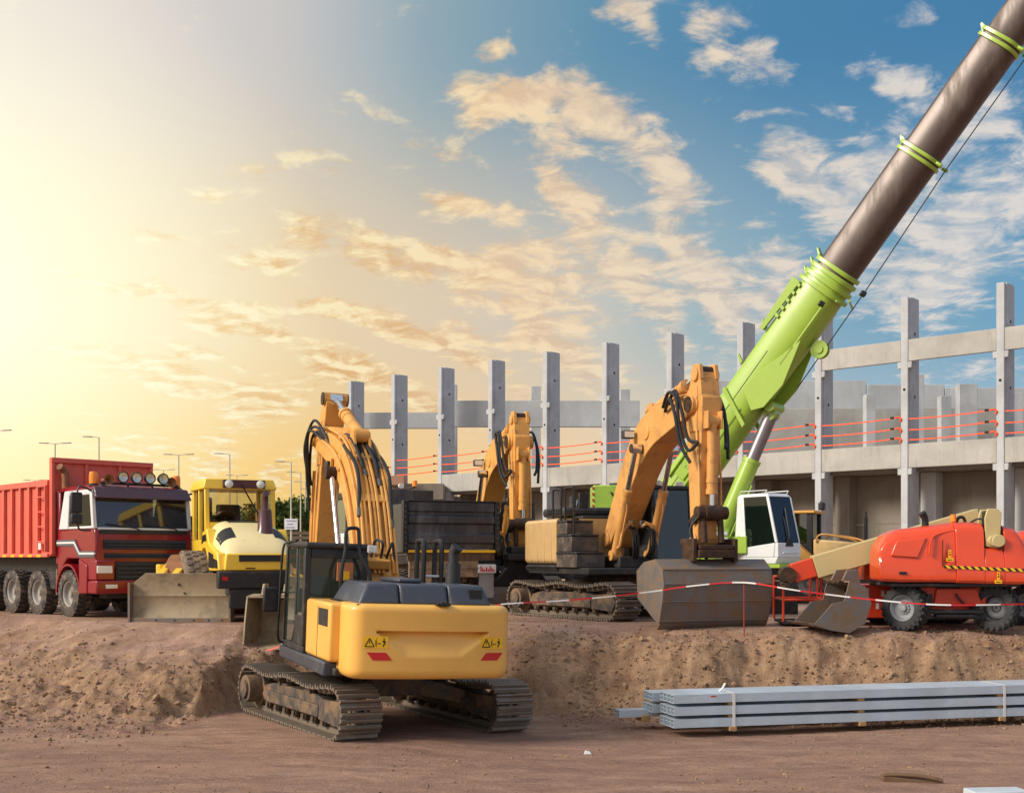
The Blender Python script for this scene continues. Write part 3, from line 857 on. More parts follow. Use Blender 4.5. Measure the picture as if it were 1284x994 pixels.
def cab(root, x0, x1, y0, y1, z0, z1, mf, mg, rear_open=True, front_rake=.12):
    """excavator cab: pillars, roof, lower door panels, panes, seat"""
    t = .07
    ct = G()
    # floor and lower panels
    ct.box(x0,x1,y0,y1,z0,z0+.10)
    # pillars (rear, middle, front raked)
    def pil(xa, xb, y, wx=.10, wy=.08):
        ct.hexa([(xa,y-wy/2,z0+.10),(xa+wx,y-wy/2,z0+.10),(xa+wx,y+wy/2,z0+.10),(xa,y+wy/2,z0+.10),
                 (xb,y-wy/2,z1-.10),(xb+wx,y-wy/2,z1-.10),(xb+wx,y+wy/2,z1-.10),(xb,y+wy/2,z1-.10)])
    ct.box(x0+.005,x0+.10,y0+.093,y1-.093,z1-.25,z1-.101)
    for y in (y0+.04, y1-.04):
        pil(x0, x0, y, .13, .10); pil(x0+.72, x0+.72, y, .07, .06); pil(x1-.10, x1-.10-front_rake, y, .08)
    ct.box(x0+.005,x0+.085,y0+.083,y1-.083,z0+.10,z0+.62)          # rear lower panel
    ct.box(x0+.115,x0+.715,y1-.07,y1-.01,z0+.10,z0+.58); ct.box(x0+.115,x1-.12,y0+.01,y0+.07,z0+.10,z0+.50)
    fr = ct.build('cab_frame', mf, root, .015)
    g = G(); g.box(x0-.03,x1-.02-front_rake,y0-.01,y1+.01,z1-.10,z1); g.build('cab_roof', mf, root, .04, 3)
    pn = []
    pn.append([(x0+.03,y0+.08,z0+.63),(x0+.03,y1-.08,z0+.63),(x0+.03,y1-.08,z1-.11),(x0+.03,y0+.08,z1-.11)])
    fx = x1-.05
    pn.append([(fx,y0+.08,z0+.11),(fx,y1-.08,z0+.11),(fx-front_rake,y1-.08,z1-.11),(fx-front_rake,y0+.08,z1-.11)])
    for y in (y0+.04, y1-.04):
        zz = z0+.58 if y > (y0+y1)/2 else z0+.5
        pn.append([(x0+.115,y,zz),(x0+.715,y,zz),(x0+.715,y,z1-.11),(x0+.115,y,z1-.11)])
        za = z0+.11 if y > (y0+y1)/2 else zz
        pn.append([(x0+.795,y,za),(x1-.11,y,za),(x1-.11-front_rake,y,z1-.11),(x0+.795,y,z1-.11)])
    for q in pn:
        q = [Vector(v) for v in q]; nn = (q[1]-q[0]).cross(q[2]-q[0]).normalized()*.006
        g = G(); g.hexa([v-nn for v in q]+[v+nn for v in q]); g.build('window_pane', mg, fr, smooth=False)
    ym = (y0+y1)/2
    g = G(); g.box(x0+.30,x0+.80,ym-.24,ym+.24,z0+.40,z0+.55); g.hexa([(x0+.22,ym-.23,z0+.50),(x0+.34,ym-.23,z0+.50),(x0+.34,ym+.23,z0+.5),(x0+.22,ym+.23,z0+.5),(x0+.12,ym-.2,z0+1.12),(x0+.24,ym-.2,z0+1.12),(x0+.24,ym+.2,z0+1.12),(x0+.12,ym+.2,z0+1.12)])
    g.box(x0+.11,x0+.20,ym-.12,ym+.12,z0+1.15,z0+1.34); g.box(x0+.35,x0+.75,ym-.20,ym+.20,z0+.1,z0+.40)
    g.build('seat', m_seat, root, .03)
    g = G()
    for s in (-1,1):
        g.box(x0+.35,x0+.85,ym+s*.36-.08,ym+s*.36+.08,z0+.11,z0+.62); g.cyl((x0+.8,ym+s*.36,z0+.62),(x0+.84,ym+s*.36,z0+.80),.025,n=8)
    g.box(x1-.30,x1-.22,y0+.10,y0+.34,z0+.75,z0+1.0); g.build('control_console', m_int, root, .02)
    return fr

def stick_arm(root, top, piv, bot, wid, my, d_top=.16, d_piv=.26, d_bot=.14):
    g = G()
    cl = [top, ((top[0]+piv[0])/2,(top[1]+piv[1])/2), piv, (lerp(piv[0],bot[0],.5),lerp(piv[1],bot[1],.5)), bot]
    g.prism(beam_poly(cl, [d_top,(d_top+d_piv)/2,d_piv,lerp(d_piv,d_bot,.5),d_bot], 4), 'y', -wid/2, wid/2)
    for q, rr in ((top,.13),(piv,.2),(bot,.13)): g.cyl((q[0],-wid/2-.05,q[1]),(q[0],wid/2+.05,q[1]), rr, n=20)
    for s in (-1,1): g.box(piv[0]-.16,piv[0]+.16,s*wid/2-.012 if s>0 else s*wid/2-.024,s*wid/2+.024 if s>0 else s*wid/2+.012,piv[1]-.55,piv[1]+.35)
    return g.build('stick', my, root, .015)

def bucket_shell(root, name, prof, inner, wid, m, teeth=0, mt=None, ribs=True):
    """prof: outer curve (x,z) from the top hinge side round the back to the cutting edge; inner: closing points of the side plates"""
    n = len(prof); g = G()
    th = .03
    off = []
    cxm = sum(p[0] for p in prof+inner)/len(prof+inner); czm = sum(p[1] for p in prof+inner)/len(prof+inner)
    for i, p in enumerate(prof):
        a = Vector(prof[max(i-1,0)]); b = Vector(prof[min(i+1,n-1)]); d = (b-a).normalized(); nn = Vector((-d.y,d.x))
        if nn.dot(Vector((cxm,czm))-Vector(p)) < 0: nn = -nn
        off.append((p[0]+nn.x*th, p[1]+nn.y*th))
    for i in range(n-1):
        a, b, c, d = prof[i], prof[i+1], off[i+1], off[i]
        y0, y1 = -wid/2, wid/2
        g.hexa([(a[0],y0,a[1]),(a[0],y1,a[1]),(b[0],y1,b[1]),(b[0],y0,b[1]),(d[0],y0,d[1]),(d[0],y1,d[1]),(c[0],y1,c[1]),(c[0],y0,c[1])])
    for s in (-1,1):
        g.prism(prof+inner, 'y', s*(wid/2+.001), s*(wid/2+.031))
    sh = g.build(name, m, root)
    g = G(); a, b = Vector(prof[-2]), Vector(prof[-1]); d = (b-a).normalized()
    e = b+d*.16; nn = Vector((-d.y,d.x))*.022
    g.hexa([(b.x-nn.x,-wid/2-.02,b.y-nn.y),(b.x-nn.x,wid/2+.02,b.y-nn.y),(e.x,wid/2+.02,e.y),(e.x,-wid/2-.02,e.y),(b.x+nn.x,-wid/2-.02,b.y+nn.y),(b.x+nn.x,wid/2+.02,b.y+nn.y),(e.x+nn.x*.3,wid/2+.02,e.y+nn.y*.3),(e.x+nn.x*.3,-wid/2-.02,e.y+nn.y*.3)])
    g.build('cutting_edge', mt or m, root)
    for k in range(teeth):
        y = -wid/2+.06+(wid-.12)*k/(teeth-1); g = G()
        f = e+d*.16
        g.hexa([(b.x-nn.x*1.6,y-.05,b.y-nn.y*1.6),(b.x-nn.x*1.6,y+.05,b.y-nn.y*1.6),(b.x+nn.x*1.6,y+.05,b.y+nn.y*1.6),(b.x+nn.x*1.6,y-.05,b.y+nn.y*1.6),(f.x-nn.x*.4,y-.035,f.y-nn.y*.4),(f.x-nn.x*.4,y+.035,f.y-nn.y*.4),(f.x+nn.x*.4,y+.035,f.y+nn.y*.4),(f.x+nn.x*.4,y-.035,f.y+nn.y*.4)])
        g.build('tooth', mt or m, root)
    return sh

def counterweight(root, xr, wid, z0, z1, m, x_front=-1.95, bowl=True, k=.07, rc=.22):
    """solid with a bowed rear face, rounded corners and an embossed scoop"""
    def outline(t, ins):
        pass
    def xrear(y): return xr+k*y*y
    nu = 64; hw = wid/2
    rows = 34; rings = []
    def ring(z, ins, deep):
        pts = []
        w_ = hw-ins; r = max(.03, rc-ins*.5)
        # rear face from +y to -y, then forward corners
        for i in range(nu+1):
            u = -1+2*i/nu; y = -u*w_
            e = abs(y)-(w_-r)
            x = xrear(y)+ins
            if e > 0: x += r-math.sqrt(max(0,r*r-e*e))
            if bowl and deep: x += scoop(y, z)
            pts.append((x, y, z))
        pts.append((x_front, -w_, z)); pts.append((x_front, w_, z))
        return pts
    H = z1-z0
    def scoop(y, z):
        ay = abs(y); zt = z0+H*.63
        if z > zt+.02 or ay > .95: return 0.0
        zb = z0+H*.31+max(0,ay-.42)*H*.72
        if z < zb: return 0.0
        v = (z-zb)/(zt-zb) if zt > zb else 0
        d = .13*max(0,min(1,v))
        if z > zt: d *= max(0, 1-(z-zt)/.02)
        return d
    rb = .10
    for j in range(7):
        a = PI/2*j/6; rings.append(ring(z0+rb*(1-math.cos(a))*1.3, rb*1.25*(1-math.sin(a)), False))
    zs = [z0+rb*1.3+(z1-rb-z0-rb*1.3)*j/rows for j in range(1,rows)]
    zt = z0+H*.63; zs = sorted(zs+[zt+.019, zt-.001])
    for z in zs: rings.append(ring(z, 0, True))
    for j in range(7):
        a = PI/2*j/6; rings.append(ring(z1-rb+rb*math.sin(a), rb*(1-math.cos(a)), False))
    g = G(); g.loft(rings)
    return g.build('counterweight', m, root, angle=38), xrear

# ================================================================== front excavator, seen from behind
def excavator_front():
    root = thing('excavator', 'yellow tracked excavator in the foreground seen from behind, standing alone below the bank', 'excavator', (-2.26,20.25,-.05))
    Mz = Matrix.Rotation(R(2.0),4,'Y') @ Matrix.Rotation(R(112),4,'Z')
    root.rotation_euler = Mz.to_euler()
    undercarriage(root, R(11), 2.72)
    # upper frame
    g = G(); g.box(-2.2,1.35,-1.3,1.33,.995,1.11); g.box(-1.2,1.5,-.5,.5,1.112,1.35); g.build('upper_frame', m_dark, root, .02)
    g = G(); g.prism([(1.30,-2.15),(1.40,-2.05),(1.40,1.25),(1.30,1.4),(1.26,1.4),(1.26,-2.15)], 'z', .96,1.20) if False else g.box(-2.05,1.30,1.26,1.47,.98,1.195)
    g.build('side_sill', m_grey, root, .03)
    cw, xr = counterweight(root, -2.85, 2.54, 1.0, 2.10, m_yel, -2.0)
    # warning labels and red reflectors on the rear face
    def patch(y0, y1, z0, z1, off, skew=0.0, n=6):
        gg = G()
        def fn(u, v):
            z = lerp(z0,z1,v); y = lerp(y0,y1,u)+skew*(v-.5); return (xr(y)-off, y, z)
        gg.grid(fn, n, 1); return gg
    for s in (-1,1):
        a, b = (.70,1.06) if s > 0 else (-1.10,-.74)
        lb = patch(a, b, 1.46, 1.63, .004).build('warning_label', m_label, root)
        gm = G()
        def q(y, z): return (xr(y)-.008, y, z)
        def bar(pa, pb, t):
            pa, pb = Vector(pa), Vector(pb); d = (pb-pa).normalized(); nn = Vector((-d.y,d.x))*t
            pts = [pa-nn, pb-nn, pb+nn, pa+nn]; gm.add([q(p.x,p.y) for p in pts], [(0,1,2,3)])
        cy = b-.09; tri = [(cy-.065,1.485),(cy+.065,1.485),(cy,1.607)]
        for i in range(3): bar(tri[i], tri[(i+1)%3], .007)
        bar((cy,1.575),(cy,1.53),.006); bar((cy,1.512),(cy,1.505),.006)
        c2 = (a+b)/2-.02
        bar((c2+.02,1.50),(c2+.02,1.58),.005); bar((c2+.0,1.53),(c2-.06,1.53),.006); bar((a+.075,1.485),(a+.045,1.545),.009); bar((a+.06,1.54),(a+.06,1.58),.014); bar((a+.06,1.592),(a+.06,1.61),.011); bar((a+.085,1.56),(a+.035,1.56),.006)
        bar((a+.17,1.47),(a+.17,1.62),.002)
        gm.build('pictogram', m_mark, lb, smooth=False)
        patch(a-.02 if s>0 else a+.03, b-.10 if s>0 else b-.05, 1.285, 1.40, .006, skew=.09*s).build('reflector', m_red, root)
    g = G(); g.cbox((-2.8,-.12,2.112),.14,.22,.035); g.cyl((-2.80,-.12,2.12),(-2.80,-.12,2.15),.05,n=12); g.build('rear_camera', m_black, root, .012)
    # left side cover behind the cab
    g = G(); g.box(-2.2,-.60,.86,1.43,1.20,2.08); o = g.build('side_cover', m_yel, root, .05, 3)
    g = G()
    g.box(-1.45,-1.43,1.4305,1.434,1.24,2.0); g.box(-2.1,-1.5,1.4305,1.436,1.72,1.98); g.box(-2.1,-1.5,1.4365,1.439,1.86,1.868)
    g.build('vent_panel', m_dark, o)
    # right side tank and boxes
    g = G(); g.box(-1.9,-.2,-1.36,-.62,1.12,2.06); g.box(-.15,1.25,-1.36,-.62,1.12,1.75); g.build('tank_box', m_yel, root, .05, 3)
    # slate hood in three panels
    def hoodseg(y0, y1, ina, inb, name):
        g = G(); zb, zt = 2.085, 2.40
        g.hexa([(-2.62,y0,zb),(-1.0,y0,zb),(-1.0,y1,zb),(-2.62,y1,zb),(-2.50,y0+ina,zt),(-1.15,y0+ina,zt),(-1.15,y1-inb,zt),(-2.50,y1-inb,zt)])
        return g.build(name, m_grey, root, .05, 3)
    hoodseg(.48,1.12,0,.16,'hood_panel'); hoodseg(-.28,.475,0,0,'hood_panel'); o = hoodseg(-.98,-.285,.13,0,'hood_panel')
    g = G(); g.box(-2.58,-2.53,-.82,-.62,2.17,2.33); g.build('grille_recess', m_black, o)
    g = G(); g.box(-2.3,-1.25,.05,.42,2.402,2.47); g.build('hood_lid', m_grey, root, .03)
    g = G(); g.box(-2.70,-1.0,-1.1,1.15,2.07,2.092); g.build('hood_base', m_black, root, .01)
    # exhaust
    g = G(); g.cyl((-1.5,-.72,2.3),(-1.5,-.72,2.72),.125,.115,20); g.tube([(-1.5,-.72,2.70),(-1.5,-.72,2.88),(-1.55,-.76,2.98)],[.085,.085,.10],16,smooth=4); g.build('exhaust_pipe', m_dark, root)
    # handrails on the hood
    for yy in (-.30,-.60):
        g = G(); g.tube([(-1.25,yy,2.3),(-1.25,yy,2.95),(-1.20,yy,3.05),(-.95,yy,3.05),(-.90,yy,2.98),(-.90,yy,2.3)], .042, 8, smooth=3); g.build('handrail', m_black, root)
    g = G(); g.tube([(-1.25,-.3,2.5),(-1.25,-.6,2.5)],.02,6); g.build('handrail_brace', m_white, root)
    g = G(); g.tube([(-.9,.95,2.1),(-.9,.95,2.55),(-.75,.86,2.85),(-.75,.86,3.15),(-.70,.80,3.22),(-.70,.66,3.22),(-.72,.64,3.10),(-.78,.62,2.8),(-.88,.48,2.5),(-.88,.48,2.1)], .032, 8, smooth=3); g.build('handrail', m_black, root)
    g = G(); g.cbox((-.85,.78,2.24),.10,.10,.34); g.build('fire_bottle', m_int, root, .02)
    # cab
    fr = cab(root, -.56, 1.15, .44, 1.46, 1.20, 2.98, m_dark, m_glass)
    g = G(); g.tube([(1.05,1.47,1.25),(.99,1.56,1.35),(.85,1.58,2.0),(.8,1.56,2.85),(.70,1.48,2.97),(.3,1.44,2.99)], .022, 6, smooth=4); g.build('handrail', m_black, root)
    g = G(); g.tube([(.95,1.40,2.10),(.98,1.55,2.12),(1.0,1.66,2.05)],.016,6); a = g.build('mirror_arm', m_black, root)
    g = G(); g.cbox((1.02,1.70,1.98),.09,.26,.42); g.build('mirror', m_black, a, .03)
    g = G(); g.cbox((-.68,.40,2.90),.08,.15,.12); g.build('work_lamp', m_lamp, root, .015)
    g = G(); g.cbox((-.60,.82,2.52),.05,.26,.30); o = g.build('operator_notice', mat('notice_orange',(196,120,74),.7), fr)
    g = G(); g.cbox((-.629,.80,2.46),.005,.10,.14); g.build('notice_slip', m_label, o)
    # boom
    cl = [(.22,1.72),(.66,2.70),(1.22,3.72),(2.1,4.48),(3.2,4.86),(4.32,5.12)]
    half = [.20,.30,.34,.33,.27,.18]
    bm = boom_arm(root, cl, half, .64, m_yelb)
    # pipes running up the back of the boom
    poly = beam_poly(cl, half, 6); m_ = len(poly)//2; back_ = poly[m_:][::-1]
    for k, yy in enumerate((-.30,-.24,-.17,-.05,.02,.10,.20,.27)):
        pts = [(back_[i][0]-.05-.01*(k%2), yy*(1-.12*i/len(back_)), back_[i][1]+.05) for i in range(4,len(back_)-2,2)]
        g = G(); g.tube(pts, .028, 6, smooth=2); g.build('hydraulic_pipe', m_yelb, bm)
    for i in (6,11,16,20):
        x, z = back_[min(i,len(back_)-1)]
        g = G(); g.cbox((x-.04,0,z+.04),.16,.58,.06, ry=-.9 if i<12 else -.4); g.build('pipe_clamp', m_yelb, bm, .01)
    x, z = back_[5]
    g = G(); g.cbox((x-.10,.05,z+.03),.2,.40,.16,ry=-.4); g.cbox((x-.08,-.12,z-.22),.12,.16,.2); g.build('valve_block', m_yelb, bm, .015)
    hoses(root, [[(x-.1,.0,z+.1),(x-.25,.02,z+.36),(x-.05,.10,z+.40),(x-.08,.16,z+.12)],[(x-.1,-.1,z+.1),(x-.25,-.12,z+.30),(x-.05,-.22,z+.36),(x-.05,-.26,z+.05)],
                 [(x-.1,.2,z),(x-.2,.32,z-.2),(x-.1,.30,z-.6),(x-.05,.2,z-.8)]], .024, parent=bm)
    bi = back_
    for yy, a, b, o_ in ((-.30,9,21,.10),(.26,10,20,.09),(-.12,13,24,.10),(.12,14,25,.11),(.0,16,26,.08),(-.20,15,26,.12)):
        pts = [(bi[i][0]-o_*(.5+.5*math.sin((i-a)*.5)),yy+.03*math.sin(i*.8),bi[i][1]+o_*(.5+.5*math.sin((i-a)*.45))) for i in range(a,min(b,len(bi)-1),2)]
        hoses(root, [pts], .034, parent=bm)
        g = G(); g.cyl(pts[0], Vector(pts[0])+(Vector(pts[0])-Vector(pts[1])).normalized()*.16, .042, n=10); g.build('hose_fitting', m_int, bm)
    for yy in (-.37,.37):
        g = G(); g.tube([(poly[i][0]*.5+poly[-1-i][0]*.5-.10,yy,poly[i][1]*.5+poly[-1-i][1]*.5+.06) for i in range(3,m_-3,3)], .032, 6, smooth=2); g.build('hydraulic_pipe', m_yelb, bm)
    # boom cylinders
    for yy in (-.40,.40): cylinder(root, (.75,1.35), (2.35,4.30), yy, .095, .50, m_yelb, name='boom_cylinder')
    g = G(); g.cyl((2.35,-.52,4.30),(2.35,.52,4.30),.12,n=16); g.build('cylinder_pin', m_pin, bm)
    # stick with its cylinder
    top, piv, bot = (3.98,5.88), (4.32,5.12), (4.58,2.40)
    st = stick_arm(root, top, piv, bot, .40, m_yelb, .15, .30, .14)
    g = G(); g.cyl((3.98,-.26,5.88),(3.98,.26,5.88),.13,n=16); g.build('stick_pin', m_pin, st)
    cylinder(root, (1.85,4.98), (3.92,5.86), 0, .115, .55, m_yelb, name='stick_cylinder')
    g = G(); g.prism([(1.45,4.4),(2.3,4.7),(1.92,5.06),(1.78,5.06)], 'y', -.16,-.12); g.prism([(1.45,4.4),(2.3,4.7),(1.92,5.06),(1.78,5.06)], 'y', .12,.16); g.build('cylinder_bracket', m_yelb, bm)
    cylinder(root, (4.74,5.05), (5.10,2.95), 0, .08, .6, m_yelb, name='bucket_cylinder')
    # big hose loops at the elbow of the stick, left side
    hoses(root, [[(3.12,.30,5.01),(3.72,.42,5.28),(4.22,.46,5.17),(4.37,.42,4.66),(4.44,.34,3.96)],
                 [(3.22,.33,4.94),(3.82,.50,5.21),(4.17,.50,5.03),(4.32,.44,4.36),(4.42,.34,3.66)],
                 [(2.92,.30,4.86),(3.46,.46,5.36),(4.12,.45,5.31),(4.24,.52,4.86),(4.40,.38,4.26)],
                 [(3.32,.3,5.03),(3.92,.36,5.20),(4.27,.38,5.03),(4.42,.36,4.46),(4.42,.32,4.16)]], .028, parent=st)
    hoses(root, [[(3.42,-.28,5.03),(3.92,-.40,5.23),(4.32,-.40,5.03),(4.44,-.3,4.26)]], .028, parent=st)
    g = G(); g.tube([(4.42,.27,4.46),(4.54,.27,3.36),(4.58,.25,2.56)],.03,6); g.tube([(4.34,.27,4.46),(4.46,.27,3.36),(4.52,.25,2.56)],.022,6); g.build('hydraulic_pipe', m_yelb, st)
    g = G(); g.cbox((2.65,.38,4.44),.20,.14,.20); g.build('boom_lamp', m_black, bm, .02)
    g = G(); g.cbox((2.7,.36,4.42),.36,.05,.34); g.build('lamp_bracket', m_yelb, bm, .01)
    # linkage and bucket resting on the platform behind the cab
    g = G()
    for s in (-.23,.23): g.hexa([(4.9,s-.03,3.05),(5.05,s-.03,3.05),(5.05,s+.03,3.05),(4.9,s+.03,3.05),(4.75,s-.03,2.45),(4.9,s-.03,2.45),(4.9,s+.03,2.45),(4.75,s+.03,2.45)])
    g.build('bucket_link', m_pin, root)
    bk = bucket_shell(root, 'bucket', [(4.42,2.45),(4.87,2.5),(5.22,2.25),(5.32,1.9),(5.12,1.6),(4.72,1.48)], [(4.32,1.8)], 1.15, m_bucket, 5)
    return root
EXA = excavator_front()

# ================================================================== the two excavators on the platform, seen from the front
def excavator_facing(label, loc, yaw, rel, my, mbody, kind):
    root = thing('excavator', label, 'excavator', loc, yaw, None)
    undercarriage(root, rel, 2.5)
    g = G(); g.box(-2.2,1.45,-1.30,1.30,.995,1.14); g.box(-1.2,1.2,-.42,.42,1.142,1.4); g.build('upper_frame', m_dark, root, .02)
    # counterweight with rounded flank
    cw, xr = counterweight(root, -2.80, 2.72, 1.22, 2.28, mbody, -.22, False, .09, .45)
    cw2, _ = counterweight(root, -2.80, 2.70, 1.02, 1.21, m_dark, -.22, False, .09, .45)
    cw2.name = 'counterweight_base'
    g = G(); g.box(-1.9,-.45,-.6,.6,2.285,2.36); g.build('engine_cover', m_dark, root, .02, 3)
    g = G(); g.box(-2.3,-.9,-.9,.9,2.361,2.58); g.build('hood', m_dark, root, .08, 3)
    # ribs moulded into the beige flank
    g = G()
    for x in (-1.9,-1.45,-1.0,-.55):
        g.hexa([(x-.03,-1.372,1.28),(x+.03,-1.372,1.28),(x+.03,-1.34,1.28),(x-.03,-1.34,1.28),(x-.03,-1.372,2.16),(x+.03,-1.372,2.16),(x+.03,-1.34,2.16),(x-.03,-1.34,2.16)])
    g.build('flank_rib', mbody, cw, .008)
    # stepped tool boxes on the right flank, with lids, handles and seams
    def toolbox(x0, x1, z0, z1, nm, y0=-1.36):
        g = G(); g.box(x0,x1,y0,-.66,z0,z1-.05); o = g.build(nm, m_tool, root, .02)
        g = G(); g.box(x0-.015,x1+.015,y0-.015,-.66,z1-.048,z1); g.build('lid', m_dark, o, .012)
        g = G(); xm = (x0+x1)/2; g.box(xm-.006,xm+.006,y0-.004,y0-.0005,z0+.03,z1-.07)
        for xx in (lerp(x0,x1,.25), lerp(x0,x1,.75)): g.cbox((xx,y0-.008,z1-.12), .10,.014,.03)
        g.cbox((x1+.006,-1.0,z1-.14), .012,.14,.04); g.build('latch', m_int, o)
        return o
    toolbox(-.21, .95, 1.145, 1.50, 'tool_box'); toolbox(-.21, .62, 1.503, 1.90, 'tool_box', -1.34); toolbox(-.21, .30, 1.903, 2.22, 'fuel_tank', -1.32)
    g = G(); g.cyl((.05,-1.0,2.22),(.05,-1.0,2.28),.09,n=16); g.build('filler_cap', m_pin, root)
    g = G()
    for k in range(9): g.cbox((-1.9+.11*k,-.905,2.47),.05,.012,.14)
    g.build('hood_grille', m_black, root)
    g = G(); g.lathe([(.001,.22),(.12,.20),(.20,.10),(.22,0)], (-1.5,-.2,2.58),(0,0,1),20); g.build('air_filter', m_grey, root)
    g = G(); g.box(.955,.961,-1.15,-.85,1.25,1.36); g.build('step_plate', m_int, root)
    for yy, x in ((-1.25,.55),(-1.25,-.2)):
        g = G(); g.tube([(x,yy,1.5 if x > 0 else 2.2),(x,yy,2.85),(x-.05,yy,2.95),(x-.45,yy,2.95),(x-.5,yy,2.85),(x-.5,yy,2.2)], .026, 8, smooth=3); g.build('handrail', m_black, root)
    g = G(); g.cbox((1.2,-1.3,2.62),.10,.22,.34); g.cyl((.95,-1.25,2.55),(1.2,-1.3,2.55),.015,n=6); g.build('mirror', m_black, root, .03)
    g = G(); g.cyl((-1.3,-.5,2.5),(-1.3,-.5,2.85),.09,.08,16); g.build('exhaust_pipe', m_dark, root)
    fr = cab(root, -.55, 1.42, .36, 1.36, 1.16, 3.0, m_dark, m_glassb, front_rake=.2)
    g = G(); g.cbox((1.15,.62,3.04),.10,.16,.10); g.cbox((1.15,1.1,3.04),.10,.16,.10); g.build('work_lamp', m_lamp, root, .015)
    # boom
    cl = [(.22,1.78),(.85,2.62),(1.55,3.50),(2.25,4.05),(3.15,4.28),(4.22,4.42)]
    half = [.20,.30,.37,.40,.33,.19]
    bm = boom_arm(root, cl, half, .58, my)
    g = G(); g.cyl((4.22,-.36,4.42),(4.22,.36,4.42),.16,n=18); g.build('boom_pin', m_pin, bm)
    poly = beam_poly(cl, half, 6); h_ = len(poly)//2; back_ = poly[h_:][::-1]; front_ = poly[:h_]
    for k, yy in enumerate((-.20,-.12,.10,.2)):
        pts = [(back_[i][0]-.035, yy, back_[i][1]+.04) for i in range(8,len(back_)-1,3)]
        g = G(); g.tube(pts, .026, 6, smooth=2); g.build('hydraulic_pipe', my, bm)
    for i in (14,19,24):
        x, z = back_[i]; g = G(); g.cbox((x,0,z+.03),.10,.60,.05,ry=-.2); g.build('pipe_clamp', my, bm, .01)
    for yy in (-.44,.44):
        c = cylinder(root, (1.0,1.42), (2.05,3.72), yy, .10, .58, my, name='boom_cylinder')
    g = G(); g.cyl((2.05,-.55,3.72),(2.05,.55,3.72),.10,n=16); g.build('cylinder_pin', m_pin, bm)
    # pipework at the boom foot
    for s in (-1,1):
        g = G(); g.tube([(1.1,s*.44,1.6),(1.28,s*.46,1.62),(1.34,s*.40,1.95),(1.30,s*.22,2.12),(1.22,s*.10,2.05)],.035,8,smooth=4); g.tube([(1.2,s*.46,2.3),(1.34,s*.52,2.2),(1.36,s*.40,2.08),(1.3,s*.16,2.16)],.028,8,smooth=4); g.build('hydraulic_pipe', my, root)
    hoses(root, [[(1.22,.2*s+k*.05,2.05),(1.42,.22*s+k*.06,1.95),(1.45,.2*s+k*.06,1.55),(1.3,.14*s+k*.05,1.35)] for s in (-1,1) for k in range(3)], .022)
    g = G(); g.cbox((1.22,-.14,2.12),.08,.12,.16); g.cbox((1.22,.14,2.12),.08,.12,.16); g.build('hose_bracket', m_int, root, .01)
    g = G(); g.cbox((1.75,-.48,4.05),.16,.26,.18); o = g.build('boom_lamp', m_dark, bm, .02)
    g = G(); g.cbox((1.835,-.48,4.05),.012,.22,.13); g.build('lamp_glass', m_lamp, o)
    top, piv, bot = (4.30,5.0), (4.22,4.42), (4.25,1.72)
    st = stick_arm(root, top, piv, bot, .42, my, .17, .34, .15)
    g = G(); g.cyl((4.30,-.14,5.06),(4.30,.14,5.06),.12,n=16); g.build('stick_pin', m_pin, st)
    g = G(); g.prism([(4.10,4.9),(4.50,4.9),(4.44,5.2),(4.18,5.22)], 'y', -.215,-.13); g.prism([(4.10,4.9),(4.50,4.9),(4.44,5.2),(4.18,5.22)], 'y', .13,.215); g.build('stick_lug', my, st, .01)
    cylinder(root, (2.15,4.56), (4.24,5.06), 0, .125, .62, my, name='stick_cylinder')
    g = G()
    for s in (-.17,.13): g.prism([(1.75,4.05),(2.6,4.3),(2.27,4.66),(2.03,4.66)], 'y', s,s+.04)
    g.build('cylinder_bracket', my, bm)
    cylinder(root, (4.58,4.05), (4.55,2.25), 0, .10, .74, my, name='bucket_cylinder')
    for s in (-.15,.15):
        g = G(); g.box(4.50,4.72,s-.02,s+.02,3.9,4.25); g.build('cylinder_lug', my, st, .01)
    # hose loops
    hoses(root, [[(3.12,-.33,4.49),(3.62,-.46,4.72),(4.02,-.50,4.54),(4.17,-.50,3.94),(4.37,-.42,3.49),(4.57,-.30,3.64)],
                 [(3.22,-.33,4.39),(3.72,-.50,4.59),(4.07,-.56,4.24),(4.22,-.52,3.64),(4.42,-.40,3.24)],
                 [(3.32,-.30,4.54),(3.82,-.42,4.74),(4.12,-.44,4.34),(4.32,-.40,3.74),(4.52,-.30,3.64)],
                 [(3.32,.33,4.54),(3.82,.46,4.74),(4.17,.50,4.34),(4.32,.46,3.74),(4.52,.34,3.54)],
                 [(3.32,.33,4.44),(3.87,.52,4.54),(4.17,.56,4.04),(4.37,.48,3.34)]], .036, parent=st)
    g = G()
    for yy in (-.24,.24): g.tube([(4.40,yy,3.9),(4.50,yy,3.0),(4.52,yy,2.4)],.025,6)
    g.build('hydraulic_pipe', my, st)
    hoses(root, [[(4.60,-.25,2.24),(4.47,-.42,1.94),(4.57,-.38,1.64),(4.67,-.2,1.49)],[(4.60,-.2,2.34),(4.42,-.36,2.04),(4.52,-.34,1.54),(4.67,-.15,1.34)]], .026, parent=st)
    # linkage
    g = G(); g.cyl((4.55,-.33,2.25),(4.55,.33,2.25),.13,n=18); g.cyl((4.55,-.18,2.25),(4.55,.18,2.25),.16,n=18)
    for s in (-.27,.27):
        g.hexa([(4.47,s-.035,2.25),(4.63,s-.035,2.25),(4.63,s+.035,2.25),(4.47,s+.035,2.25),(4.19,s-.035,2.05),(4.33,s-.035,2.05),(4.33,s+.035,2.05),(4.19,s+.035,2.05)][::-1]) if False else g.cyl((4.55,s,2.25),(4.25,s,2.08),.07,n=10)
        g.cyl((4.55,s*.7,2.25),(4.61,s*.7,1.66),.065,n=10)
    g.build('bucket_link', m_pin, root)
